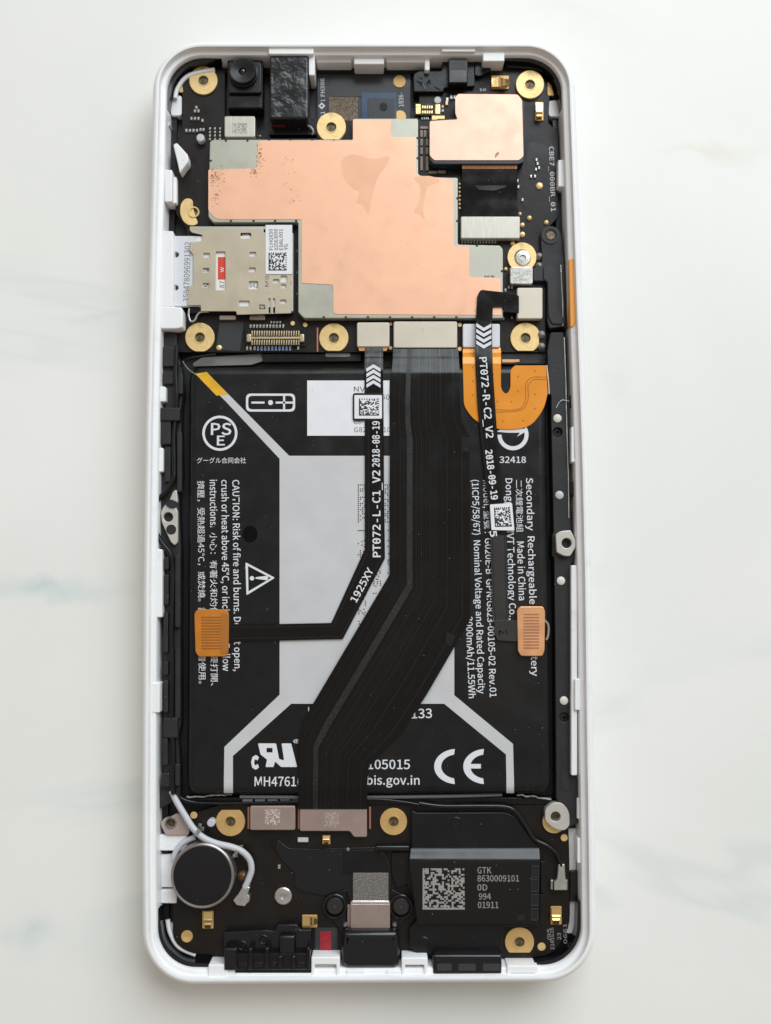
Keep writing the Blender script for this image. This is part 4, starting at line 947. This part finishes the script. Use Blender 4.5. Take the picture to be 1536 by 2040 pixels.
# ---- orange battery flex
def zo(y): 
    t = min(1, max(0, (y - 694) / 30)); t = t * t * (3 - 2 * t)
    return 4.75 * (1 - t) + 6.2 * t
def zprism(name, pts, zf, th, m, parent=None, label=None):
    top = [P(x, y, zf(y)) for x, y in pts]; n = len(top)
    bm = bmesh.new()
    a = [bm.verts.new(v) for v in top]; b = [bm.verts.new(v - Vector((0, 0, th))) for v in top]
    f = bm.faces.new(a); g = bm.faces.new(list(reversed(b)))
    for i in range(n): bm.faces.new((a[i], b[i], b[(i + 1) % n], a[(i + 1) % n]))
    bmesh.ops.recalc_face_normals(bm, faces=bm.faces)
    bmesh.ops.triangulate(bm, faces=[x for x in bm.faces if len(x.verts) > 4])
    me = bpy.data.meshes.new(name); bm.to_mesh(me); bm.free()
    return link(name, me, m, parent, label, 40)
of = prism('battery_flex', [(922, 724), (998, 724), (998, 770), (1001, 780, 4), (1008, 785, 6), (1014, 780, 4), (1017, 770), (1017, 736, 8), (1026, 728), (1088, 728), (1091, 784), (1084, 814, 20), (1058, 850, 30), (1020, 856, 20), (975, 853, 20), (942, 835, 30), (924, 808, 10)], 6.06, 6.2, ORANGE, phone, 'orange curved battery flex with a slot', r=2, bevel=0.03)
ribbon('flex_neck', [(923, 692), (922, 700), (922, 714), (922, 725)], [(997, 692), (998, 700), (998, 714), (998, 725)], [4.75, 4.9, 5.9, 6.19], ORANGE, of, n=5)
for off in (0, 5):
    tube('trace', [(1089, 751 + off, 6.2), (1064, 751 + off, 6.2), (1052 + off, 757 + off, 6.2), (1047 + off, 770, 6.2), (1047 + off, 796, 6.2), (1033 + off * .8, 815 + off * .4, 6.2), (985, 816 + off, 6.2)], 0.06, ORANGED, of, n=6)
via = [(942, 731), (942, 759), (942, 787), (982, 745), (983, 772), (991, 800), (1019, 800), (1032, 750), (1032, 780), (1066, 739), (1066, 785), (1066, 814), (1042, 838), (1002, 839)]
v0 = disc('via', *via[0], 1.9, 6.2, 6.215, ORANGED, of, n=10)
for q in via[1:]:
    d = P(*q, 6.215) - P(*via[0], 6.215); dup(v0, WORLD[v0] + Vector((d.x, d.y, 0)) * MM, of)
tube('flex_edge', [(1089, 728, 6.2), (1092, 755, 6.2), (1094, 785, 6.1)], 0.12, mat('pale_pink_edge', (0.75, 0.5, 0.4), 0.4), of, n=6)
prism('dark_fin', [(1022, 722), (1070, 716), (1074, 722), (1060, 724)], 5.8, 6.1, RAIL, of, r=1)
box('copper_edge', 1000, 716, 1035, 722, 5.4, 5.5, COPFLEX, of, r=1)

# ---- main wide ribbon
ML = [(783, 690), (783, 712), (780, 745), (777, 800), (777, 845), (777, 880), (776, 1000), (776, 1145), (690, 1290), (603, 1437), (594, 1475), (594, 1560), (594, 1612)]
MR = [(912, 690), (914, 712), (916, 745), (917, 800), (919, 838), (935, 868), (936, 1000), (936, 1236), (850, 1384), (800, 1460), (735, 1526), (732, 1560), (731, 1612)]
MZ = [4.9, 5.5, 6.4, 6.55, 6.4, 6.35, 6.5, 6.4, 6.6, 6.45, 6.5, 6.35, 5.3]
mf = ribbon('wide_ribbon', ML, MR, MZ, FLEX, phone, 'wide black display ribbon running diagonally across the battery', n=6)
ribbon('hatched_band', ML[:8] + ML[8:], MR, MZ, FLEXH, mf, 'grey hatched band along the ribbon', th=0.02, n=6, t0=0.215, t1=0.285, dz=0.012)
rg = random.Random(31)
for t in [0.06, 0.13, 0.17, 0.33, 0.36, 0.39, 0.42, 0.45, 0.475, 0.50, 0.53, 0.56, 0.60, 0.65, 0.71, 0.80, 0.90]:
    ribbon('trace', ML, MR, MZ, FLEXT, mf, th=0.03, n=6, t0=t, t1=t + rg.choice([0.004, 0.006, 0.01]), dz=0.022)
prism('flex_tab', [(920, 870), (935, 870), (935, 900), (920, 900)], 6.38, 6.42, FLEXT, mf, r=1)
prism('flex_tab', [(888, 1258), (908, 1266), (898, 1288), (888, 1282)], 6.52, 6.56, FLEXT, mf, r=1)
# ---- left sensor ribbon
LL = [(727, 690), (727, 712), (726, 740), (727, 800), (727, 950), (727, 1094), (660, 1241), (560, 1243), (450, 1243)]
LR = [(763, 690), (763, 712), (763, 740), (764, 800), (765, 950), (767, 1112), (683, 1273), (560, 1276), (450, 1277)]
LZ = [4.9, 5.5, 6.25, 6.3, 6.3, 6.3, 6.3, 6.3, 6.35]
lf = ribbon('sensor_ribbon', LL, LR, LZ, FLEX, phone, 'narrow black ribbon with white code ending at the left amber connector', n=6)
ribbon('ribbon_end', [(713, 690), (716, 699)], [(774, 690), (770, 699)], [4.95, 4.9], COPFLEX, lf)
for off, tt in ((0, 0.15), (1, 0.82)):
    ribbon('trace', LL, LR, LZ, FLEXT, lf, th=0.02, n=6, t0=tt, t1=tt + 0.05, dz=0.014)
def chev(cx, cy, w, h, t, upd, z, parent, tilt=0):
    s = -1 if upd else 1
    pts = [(cx - w, cy), (cx, cy + s * h), (cx + w, cy), (cx + w, cy + s * t), (cx, cy + s * (h + t)), (cx - w, cy + s * t)]
    ca, sa = math.cos(tilt), math.sin(tilt)
    pts = [(cx + (x - cx) * ca - (y - cy) * sa, cy + (x - cx) * sa + (y - cy) * ca) for x, y in pts]
    flat('chevron', pts, z, PRINT, parent)
for k in range(4): chev(744, 741 + 10.5 * k, 14, 8.5, 7, True, 6.36 if k else 6.3, lf)
lt = box('code_label', 706, 787, 761, 834, 6.31, 6.42, PAPER, lf, 'small white code label on the left ribbon', r=2, bevel=0.02)
box('label_frame', 703, 783, 763, 838, 6.22, 6.33, BLACKG, lf, r=5, bevel=0.03)
cells('matrix_code', [(715, 794), (755, 794), (755, 828), (715, 828)], 16, 6.42, INK, lt, seed=77)
text('lettering', 'PT072-L-C1_V2', (758, 1110), (757, 937), 15, 6.32, PRINT, lf, bold=0.012, font=MONO)
text('lettering', '2018-08-19', (756, 930), (756, 839), 14, 6.32, PRINT, lf, bold=0.012, font=MONO)
text('lettering', '1925XY', (710, 1201), (745, 1136), 14, 6.33, PRINT, lf, bold=0.01, font=MONO)
def amber(x0, y0, x1, y1, m, mt, parent, lab, flip=False):
    o = prism('ribbon_connector', [(x0, y0 + 8), (x0 + 6, y0), (x1 - 4, y0), (x1, y0 + 10), (x1 - 1, y1 - 12), (x1 - 5, y1), (x0 + 8, y1), (x0 + 2, y1 - 10)], 6.3, 6.75, m, parent, lab, r=4, bevel=0.12)
    a, b = (x0 + 14, x1 - 17) if not flip else (x0 + 13, x1 - 12)
    n_ = 12
    for k in range(n_):
        y = y0 + 16 + (y1 - y0 - 32) * k / (n_ - 1)
        box('contact_finger', a, y - 1.4, b, y + 1.4, 6.75, 6.78, mt, o, r=0, bevel=0)
    return o
a1 = amber(387, 1214, 456, 1308, AMBER, AMBERD, lf, 'amber connector end on the left')
box('stiffener', 440, 1222, 455, 1302, 6.75, 6.82, ORANGED, a1, r=4, bevel=0.02)
# ---- right sensor ribbon
rf0 = prism('sensor_ribbon', [(951, 590), (957, 577, 5), (1004, 582), (1034, 589), (1034, 624), (1004, 621), (1003, 611), (982, 611), (981, 640), (948, 640)], 5.75, 5.88, FLEX, phone, 'narrow black ribbon with white code ending at the right copper connector', r=2, bevel=0.03)
RL = [(948, 630), (948, 660), (947, 720), (951, 800), (956, 860), (967, 960), (974, 1000), (977, 1066), (981, 1209), (987, 1262)]
RR = [(981, 630), (980, 660), (982, 740), (986, 800), (990, 860), (998, 960), (1002, 1000), (1008, 1066), (1012, 1209), (1014, 1262)]
RZ = [5.86, 5.95, 6.45, 6.5, 6.5, 6.5, 6.5, 6.45, 6.4, 6.4]
ribbon('ribbon_body', RL, RR, RZ, FLEX, rf0, n=6)
TAIL = mat('charcoal_coverlay', (0.034, 0.032, 0.029), 0.26, rvar=0.1, bump=0.35, bdist=0.0003, bscale=250)
ribbon('ribbon_tail', RL[7:], RR[7:], RZ[7:], TAIL, rf0, 'charcoal lower end of the ribbon', th=0.1, n=6, dz=0.012)
prism('ribbon_foot', [(985, 1236), (1034, 1236), (1034, 1278), (992, 1276), (985, 1262)], 6.28, 6.425, TAIL, rf0, r=3, bevel=0.03)
for tt in (0.08, 0.88): ribbon('trace', RL, RR, RZ, FLEXT, rf0, th=0.02, n=6, t0=tt, t1=tt + 0.05, dz=0.014)
for k in range(4): chev(964, 644 + 11.5 * k, 15, 9, 7, False, 6.1 if k < 2 else 6.32, rf0, 0.03)
text('lettering', 'PT072-R-C2_V2', (955, 712), (969, 873), 14, 6.515, PRINT, rf0, bold=0.012, font=MONO)
text('lettering', '2018-09-19', (967, 897), (979, 996), 13, 6.515, PRINT, rf0, bold=0.02, font=MONO)
text('lettering', '5', (976, 1058), (977, 1070), 13, 6.48, PRINT, rf0, bold=0.02, font=MONO)
rt = prism('code_label', [(976, 1005), (1020, 1002), (1025, 1057), (979, 1056)], 6.5, 6.62, PAPER, rf0, 'small white code label on the right ribbon', r=2, bevel=0.02)
cells('matrix_code', [(984, 1011), (1016, 1010), (1020, 1049), (986, 1050)], 16, 6.62, INK, rt, seed=78)
a2 = amber(1030, 1208, 1086, 1307, COPFLEX, COPFLEXD, rf0, 'copper coloured connector end on the right', True)
tube('glue_line', [(1084, 1235, 6.3), (1092, 1245, 6.2), (1092, 1265, 6.2), (1088, 1275, 6.3)], 0.2, GLUE, a2, n=6)
rg = random.Random(51)
for k in range(6):
    disc('glue_dot', 998 + rg.uniform(-6, 12), 1258 + rg.uniform(-8, 8), 2.2, 6.41, 6.47, FLEXT, rf0, n=8)

# ---- lower circuit board
pcb2 = prism('lower_board', [(440, 1603), (800, 1603), (1085, 1603), (1132, 1640), (1134, 1690), (1136, 1850, 30), (1100, 1902, 20), (1060, 1908), (450, 1906), (375, 1898, 20), (345, 1875, 20), (343, 1805), (352, 1790), (440, 1700), (372, 1650), (372, 1625)], 3.2, ZP, PCB, phone, 'dark lower circuit board around the charging port', r=4, bevel=0.06)
screw_pad(459, 1637, 29, ZG, pcb2, GOLDD, flat_sides=(('t', 1614), ('r', 490)))
screw_pad(784, 1637, 27, ZG, pcb2, GOLDD, flat_sides=(('t', 1609), ('r', 811)))
screw_pad(1035, 1877, 29, ZG, pcb2, GOLDD, flat_sides=(('b', 1898),))
pl = prism('screw_pad', [(1086, 1612), (1100, 1600), (1118, 1598, 10), (1134, 1615, 12), (1135, 1645), (1125, 1655), (1105, 1652, 10), (1086, 1635)], ZP, 5.5, mat('bare_aluminium', (0.6, 0.56, 0.5), 0.45), pcb2, 'scuffed silver boss at the right end of the lower board', r=6, bevel=0.08, holes=[circ(1107, 1627, 10, 24)])
disc('bore', 1107, 1627, 11.5, ZP, 4.2, BRASSD, pl)
flat('gold_rim', circ(1104, 1637, 23, 32), 4.2, GOLD, pl, th=0.3, holes=[circ(1107, 1627, 13, 24)])
pk = prism('boss_plate', [(318, 1640, 10), (328, 1630), (340, 1628), (352, 1620), (364, 1624), (378, 1640), (376, 1664), (330, 1664)], 3.6, 4.6, mat('pink_aluminium', (0.46, 0.36, 0.33), 0.45, 0.3), phone, 'pinkish metal screw boss beside the white cable', r=5, bevel=0.1, holes=[circ(340, 1640, 9, 24)])
lathe('bore_lip', 340, 1640, [(12, 4.6), (11.5, 4.7), (9.5, 4.7), (9, 4.2)], MOTORR, pk, n=24, cap=False)
disc('bore', 340, 1640, 11, 3.2, 3.6, BRASSD, pk)
for x, y, r_ in [(1124, 1669, 7), (1079, 1886, 8), (386, 1624, 7)]: disc('test_pad', x, y, r_, ZP, ZP + 0.12, GOLD, pcb2, n=20)
lathe('threaded_hole', 372, 1866, [(12, ZP), (11, ZP + .15), (8, ZP + .15), (5, ZP + .06), (0, ZP + .05)], GOLDD, pcb2, 'brass threaded hole', n=20)
def sub_cap(pts, m, lab, z=5.2):
    return prism('connector_cap', pts, ZP, z, m, phone, lab, r=4, bevel=0.14)
k1 = sub_cap([(498, 1606), (588, 1606), (588, 1654), (498, 1654)], PINKM, 'pinkish steel connector cover with an etched code')
cells('matrix_code', [(528, 1613), (558, 1612), (558, 1643), (528, 1643)], 14, 5.2, mat('pale_etch', (0.55, 0.47, 0.42), 0.5), k1, seed=91, solid=False, dens=0.55)
k2 = sub_cap([(597, 1610), (731, 1611), (731, 1668), (705, 1668), (697, 1656), (597, 1656)], PINKM, 'wide pinkish steel connector cover at the lower end of the wide ribbon')
cells('matrix_code', [(645, 1618), (675, 1618), (676, 1648), (645, 1648)], 16, 5.2, mat('faint_etch', (0.40, 0.33, 0.29), 0.5), k2, seed=92, solid=False, dens=0.5)
for x in (493, 593, 735): box('copper_bar', x, 1608, x + 4, 1652, ZP, ZP + .5, mat('copper_wire', (0.45, 0.2, 0.13), 0.4, 0.5), pcb2, r=1)
disc('post', 420, 1640, 8, ZP, 5.6, COAXW, pcb2, 'white post beside the white cable', n=20, bevel=0.15)
for x, y in [(398, 1645), (403, 1652), (480, 1688), (470, 1704)]: smd(x, y, 7, 8, ZP + 0.1, TIN, pcb2)
box('chip_component', 593, 1669, 614, 1678, ZP, 4.5, COAXW, pcb2, r=1)
smd(556, 1727, 5, 8, ZP, STEEL, pcb2)
spring(642, 1664, 658, 1682, ZP, pcb2, True, 'small gold contact under the wide connector cover')
spring(403, 1815, 425, 1850, ZP, pcb2, True, 'gold spring contact below the vibration motor')
spring(602, 1823, 632, 1848, ZP, pcb2, False, 'gold spring contact behind the antenna block')
spring(1097, 1806, 1119, 1842, ZP, pcb2, True, 'gold spring contact near the lower right corner')
lathe('screw_head', 564, 1786, [(17, ZP), (17, ZP + .3), (15, ZP + .42), (6, ZP + .42), (5, ZP + .2), (0, ZP + .2)], STEEL, pcb2, 'silver rivet in the lower board', n=28)
box('red_indicator', 637, 1856, 660, 1897, ZP, ZP + 0.15, RED, pcb2, 'red water indicator beside the charging port', r=3, bevel=0.03)
box('indicator_frame', 628, 1848, 672, 1903, ZP, ZP + 0.05, INK, pcb2, r=2, bevel=0)
for s, p0, p1 in [('/95', (1098, 1875), (1097, 1850)), ('2161616', (1104, 1892), (1103, 1848)), ('23', (1118, 1872), (1117, 1858)), ('0661', (1130, 1880), (1129, 1840))]:
    text('lettering', s, p0, p1, 7, ZP, LASER, pcb2)
# surface routing humps
tube('routing_ridge', [(543, 1670, ZP), (543, 1690, ZP), (575, 1715, ZP), (605, 1730, ZP), (640, 1742, ZP), (700, 1746, ZP)], 0.12, PCB, pcb2, n=6, sub=4)
tube('routing_ridge', [(552, 1670, ZP), (553, 1686, ZP), (585, 1712, ZP), (612, 1722, ZP), (650, 1738, ZP), (700, 1740, ZP)], 0.12, PCB, pcb2, n=6, sub=4)

# ---- vibration motor
mo = lathe('vibration_motor', 403, 1745, [(62, 2.3), (64, 2.5), (64, 6.2), (63, 6.45), (60.5, 6.55), (59, 6.5)], MOTORR, phone, 'round black vibration motor with a steel rim', n=72)
lathe('motor_cap', 403, 1745, [(59.2, 6.3), (59.2, 6.48), (57, 6.52), (20, 6.56), (0, 6.57)], MOTOR, mo, 'black domed motor cap', n=72)

# ---- white antenna cable
wc_pts = [(342, 1575, 5.0), (352, 1597, 5.2), (370, 1627, 5.5), (385, 1650, 5.7), (404, 1668, 5.9), (430, 1680, 6.0), (460, 1687, 5.9), (482, 1696, 5.6), (497, 1712, 5.3), (501, 1732, 5.1), (496, 1750, 5.0), (488, 1768, 4.9)]
wc = tube('antenna_cable', wc_pts, 0.5, COAXW, phone, 'white coaxial antenna cable looping round the motor', n=14, sub=8)
cc = prism('cable_plug', [(485, 1764), (498, 1768), (493, 1782), (497, 1786), (497, 1796), (490, 1802), (488, 1806), (472, 1804), (464, 1794), (474, 1782)], ZP, 5.3, STEEL, wc, 'silver plug on the cable end', r=2, bevel=0.12)
tube('cable_band', [(392, 1660, 6.55), (398, 1652, 6.4)], 0.3, TIN, wc, n=8, smoothp=False)
tube('cable_band', [(466, 1706, 6.0), (474, 1694, 6.2)], 0.3, TIN, wc, n=8, smoothp=False)
lathe('amber_bead', 483, 1748, [(12, ZP), (10, ZP + .3), (4, ZP + .6), (0, ZP + .65)], mat('dark_amber', (0.10, 0.05, 0.015), 0.3), pcb2, n=16)

# ---- antenna plastic block with ribs
an = prism('antenna_block', [(446, 1857), (528, 1853), (548, 1855), (552, 1842, 4), (592, 1842, 4), (597, 1853), (620, 1852), (620, 1944), (468, 1946), (446, 1912)], ZF, 5.4, BLACKG, phone, 'black ribbed antenna block on the bottom rim', r=4, bevel=0.15)
box('bridge', 555, 1864, 588, 1905, 5.4, 6.5, BLACKG, an, 'raised bridge over the ribs', r=5, bevel=0.4)
box('base_bar', 468, 1930, 620, 1946, 4.8, 6.85, BLACK, an, r=2, bevel=0.2)
for x0, x1, y0 in [(446, 472, 1889), (494, 503, 1889), (527, 536, 1888), (553, 563, 1904), (580, 589, 1904), (610, 618, 1888)]:
    box('rib', x0, y0, x1, 1934, 4.6, 7.25, BLACKG, an, r=3, bevel=0.3)
box('rib_floor', 470, 1900, 614, 1933, 5.3, 6.75, BLACK, an, r=1, bevel=0.05)
for x0, x1 in ((474, 492), (506, 525), (539, 551), (592, 608)): box('rib_web', x0, 1917, x1, 1926, 6.7, 6.88, BLACKG, an, r=1, bevel=0.06)
for x, y in ((482, 1885), (524, 1873)): lathe('pin_mark', x, y, [(10, 5.4), (9, 5.46), (7, 5.46), (6, 5.405), (0, 5.405)], BLACK, an, n=20)

# ---- charging port
us = prism('charging_port', [(684, 1856), (792, 1856), (796, 1880), (796, 1922), (788, 1931), (692, 1931), (680, 1922), (680, 1890)], ZF, 6.9, BLACKG, phone, 'black rubber seated charging port at the bottom centre', r=6, bevel=0.9)
box('port_collar', 684, 1850, 793, 1862, ZF, 5.0, BLACK, us, r=2, bevel=0.1)
box('metal_shroud', 698, 1797, 777, 1853, ZP, 5.2, PINKM, us, 'brown steel shroud of the port', r=3, bevel=0.15)
box('shroud_wing', 692, 1803, 700, 1850, ZP, 4.6, PINKM, us, r=1)
box('conductive_tape', 703, 1740, 774, 1796, ZP, 4.9, MESHT, us, 'grainy grey conductive tape', r=2, bevel=0.08)
ribbon('tape_fold', [(703, 1794), (700, 1802)], [(774, 1794), (776, 1802)], [4.9, 5.22], STEEL, us, n=3)
ear = prism('port_bracket', [(640, 1800), (655, 1785), (690, 1770), (690, 1850), (684, 1862), (672, 1845), (655, 1822)], ZP, 4.5, BLACK, us, r=6, bevel=0.1)
prism('port_bracket', [(778, 1770), (800, 1782), (820, 1797), (820, 1812), (812, 1825), (796, 1850), (780, 1850)], ZP, 4.5, BLACK, us, r=6, bevel=0.1)
for x, y in ((667, 1806), (799, 1807)):
    lathe('screw_collar', x, y, [(24, 4.4), (24, 4.9), (22.5, 5.0), (20, 5.0), (18.5, 4.5)], BLACKG, us, n=32, cap=False)
    sh = lathe('screw_head', x, y, [(16.5, 4.4), (16.5, 5.0), (14.5, 5.2), (6, 5.22), (5, 4.9), (0, 4.9)], mat('dark_screw', (0.05, 0.043, 0.043), 0.35, 0.6), us, 'dark star head screw beside the port', n=28)
    for k in range(3):
        a = k * math.pi / 3; ca, sa = math.cos(a), math.sin(a)
        flat('star_slot', [(x + 6 * ca - 1.4 * sa, y + 6 * sa + 1.4 * ca), (x + 6 * ca + 1.4 * sa, y + 6 * sa - 1.4 * ca), (x - 6 * ca + 1.4 * sa, y - 6 * sa - 1.4 * ca), (x - 6 * ca - 1.4 * sa, y - 6 * sa + 1.4 * ca)], 5.222 + .002 * k, INK, sh)
for x, y in ((688, 1844), (786, 1844)): lathe('solder_ball', x, y, [(5, 4.5), (5, 4.8), (3, 5.05), (0, 5.1)], TIN, us, n=14)

prism('cover_film', [(646, 1690), (748, 1688), (766, 1696, 14), (779, 1722, 14), (781, 1800), (700, 1800), (690, 1775), (652, 1785), (600, 1776), (585, 1762), (588, 1740), (560, 1712), (548, 1690), (552, 1672), (575, 1690), (640, 1692)], ZP, ZP + 0.22, BLACKG, us, 'glossy black film over the port wiring', r=5, bevel=0.06)
prism('film_step', [(684, 1694), (748, 1693), (762, 1701, 10), (773, 1724, 10), (775, 1742), (684, 1742)], ZP + 0.22, ZP + 0.4, BLACK, us, r=3, bevel=0.06)
box('bracket_bar', 748, 1685, 816, 1697, ZP + .3, 5.3, BLACKG, us, r=2, bevel=0.25)
lathe('solder_ball', 693, 1693, [(4, ZP + .2), (3, ZP + .7), (0, ZP + .8)], TIN, us, n=10)
# ---- loudspeaker module
sp = prism('loudspeaker', [(820, 1613), (829, 1619), (1010, 1618, 14), (1030, 1630, 14), (1052, 1660), (1075, 1692), (1077, 1845), (1003, 1847), (1000, 1892, 6), (960, 1904), (830, 1900), (815, 1885), (815, 1850), (830, 1835), (826, 1790), (812, 1765), (815, 1700), (820, 1690)], ZF, 5.0, BLACK, phone, 'black loudspeaker box with an etched code and number', r=4, bevel=0.15)
# raised plateau with a sloping upper face
def wedge():
    st = [(1689, 5.0), (1693, 5.1), (1699, 5.4), (1705, 5.72), (1711, 5.97), (1716, 6.07), (1721, 6.1), (1780, 6.1), (1832, 6.1), (1837, 6.04), (1840, 5.9)]
    a = [P(819 - 3 * min(1, (y - 1689) / 30) + 16 * max(0, (y - 1721) / 119), y, z) for y, z in st]; b = [P(1074 + 2 * min(1, (y - 1689) / 30) - 3 * max(0, (y - 1721) / 119), y, z) for y, z in st]
    n = len(st); lo = lambda v: Vector((v.x, v.y, 4.9))
    V = a + b + [lo(v) for v in a] + [lo(v) for v in b]; fs = []
    for i in range(n - 1):
        fs += [(i, i + 1, n + i + 1, n + i), (i, 2 * n + i, 2 * n + i + 1, i + 1), (n + i, n + i + 1, 3 * n + i + 1, 3 * n + i)]
    fs += [(0, n, 3 * n, 2 * n), (n - 1, 3 * n - 1, 4 * n - 1, 2 * n - 1)]
    me = bpy.data.meshes.new('p'); me.from_pydata([tuple(v) for v in V], [], fs)
    bm = bmesh.new(); bm.from_mesh(me); bmesh.ops.recalc_face_normals(bm, faces=bm.faces); bm.to_mesh(me); bm.free()
    return link('raised_lid', me, LIDM, sp, 'raised lid with a sloping upper face', 40)
LIDM = mat('satin_black_lid', (0.0055, 0.0048, 0.005), 0.2, spec=0.42, rvar=0.06, bump=0.08, bscale=600)
lid = wedge()
cells('matrix_code', [(843, 1730), (925, 1730), (926, 1811), (844, 1811)], 22, 6.1, LASER, lid, seed=101, solid=False, dens=0.52)
flat('code_border', rect(842, 1730, 845.5, 1812), 6.101, LASER, lid); flat('code_border', rect(846, 1808.5, 926, 1812), 6.101, LASER, lid)
for s, x0, x1, yb in [('GTK', 951, 979, 1740), ('8630009101', 951, 1034, 1756), ('0D', 951, 971, 1774), ('994', 954, 978, 1792), ('01911', 952, 993, 1809)]:
    text('lettering', s, (x0, yb), (x1, yb), 12, 6.1, LASER, lid)
vent = [(1061, 1727, 1071, 1747), (1060, 1754, 1071, 1775), (1060, 1784, 1071, 1803), (1060, 1812, 1070, 1832)]
for x0, y0, x1, y1 in vent: prism('vent_frame', rect(x0 - 2.5, y0 - 2.5, x1 + 2.5, y1 + 2.5), 6.08, 6.2, RAIL, lid, r=1, bevel=0.04, holes=[rect(x0, y0, x1, y1)])
for x0, y0, x1, y1 in vent: box('vent_slot', x0, y0, x1, y1, 6.06, 6.13, mat('vent_black', (0.003, 0.003, 0.003), 0.6), lid, r=1, bevel=0)
box('vent_slot', 1030, 1823, 1045, 1834, 6.06, 6.13, mat('vent_black', (0.003, 0.003, 0.003), 0.6), lid, r=1, bevel=0)
for x, y, z in ((908, 1641, 5.0), (844, 1880, 5.0)): lathe('moulded_ring', x, y, [(13, z), (12, z + .06), (10, z + .06), (9, z - .05), (0, z - .05)], BLACK, sp, n=24)
fr = box('speaker_grille', 862, 1902, 1000, 1943, ZF, 6.9, BLACKG, phone, 'black speaker outlet frame on the bottom rim', r=5, bevel=0.4)
for x0, x1 in ((871, 900), (913, 948), (962, 996)): box('outlet_window', x0, 1920, x1, 1934, 6.86, 6.92, INK, fr, r=3, bevel=0.02)
box('edge_frame', 1077, 1716, 1086, 1780, ZP, 5.4, BLACK, sp, r=1); box('edge_frame', 1075, 1782, 1084, 1840, ZP, 5.1, BLACK, sp, r=1)
prism('side_step', [(780, 1698), (815, 1698), (815, 1760), (790, 1770), (780, 1740)], ZP, 4.5, BLACK, sp, r=3, bevel=0.08)
# ---- black antenna wire to the right plug
bw = tube('antenna_wire', [(835, 1600, 5.2), (880, 1606, 5.3), (960, 1606, 5.4), (1010, 1608, 5.4), (1032, 1622, 5.3), (1052, 1652, 5.2), (1065, 1672, 5.1), (1090, 1685, 5.0), (1108, 1700, 4.9), (1118, 1725, 4.8)], 0.36, BLACKG, phone, 'black coaxial wire looping round the loudspeaker', n=10, sub=8)
prism('cable_plug', [(1113, 1722), (1125, 1722), (1127, 1752), (1130, 1754), (1130, 1774), (1104, 1774), (1104, 1757), (1110, 1752)], ZP, 5.1, STEEL, bw, 'silver plug on the wire end', r=1, bevel=0.12)
for x0, x1 in ((1097, 1102), (1128, 1131)): box('plug_clip', x0, 1753, x1, 1772, ZP, 4.7, TIN, bw, r=1)
box('black_block', 1136, 1735, 1152, 1795, ZF, 4.2, BLACKG, phone, 'black block inside the right rim', r=3)

# ---- fine dust and lint on the dark parts
def dust():
    bpy.context.view_layer.update()
    dg = bpy.context.evaluated_depsgraph_get()
    rg = random.Random(8); vs_, fs = [], []
    for k in range(420):
        px, py = rg.uniform(325, 1150), rg.uniform(110, 1930)
        q = P(px, py, 6.0) * MM
        org = cam.location; dr = (q - org).normalized()
        hit, loc, nor, fi, ob, mx = sc.ray_cast(dg, org, dr)
        if not hit or loc.z < 0.003 or nor.z < 0.8: continue
        c = loc * 1000 + nor * 0.012
        r = rg.choice([0.025, 0.03, 0.035, 0.05, 0.07]); a = rg.uniform(0, 6.28)
        e = Vector((math.cos(a), math.sin(a), 0)); e = (e - nor * e.dot(nor)).normalized(); f = nor.cross(e)
        l = r * (rg.uniform(3, 9) if rg.random() < 0.12 else 1.0)
        i = len(vs_); w = r if l == r else r * 0.45
        vs_ += [tuple(c + e * l), tuple(c + f * w), tuple(c - e * l), tuple(c - f * w), tuple(c + nor * w * 0.8)]
        fs += [(i, i + 1, i + 4), (i + 1, i + 2, i + 4), (i + 2, i + 3, i + 4), (i + 3, i, i + 4)]
    me = bpy.data.meshes.new('dust'); me.from_pydata(vs_, [], fs)
    o = link('dust', me, mat('grey_dust', (0.35, 0.34, 0.33), 0.9), None)
    o['kind'] = 'stuff'; o['label'] = 'fine pale dust and lint scattered over the black parts'; o['category'] = 'dust'
dust()
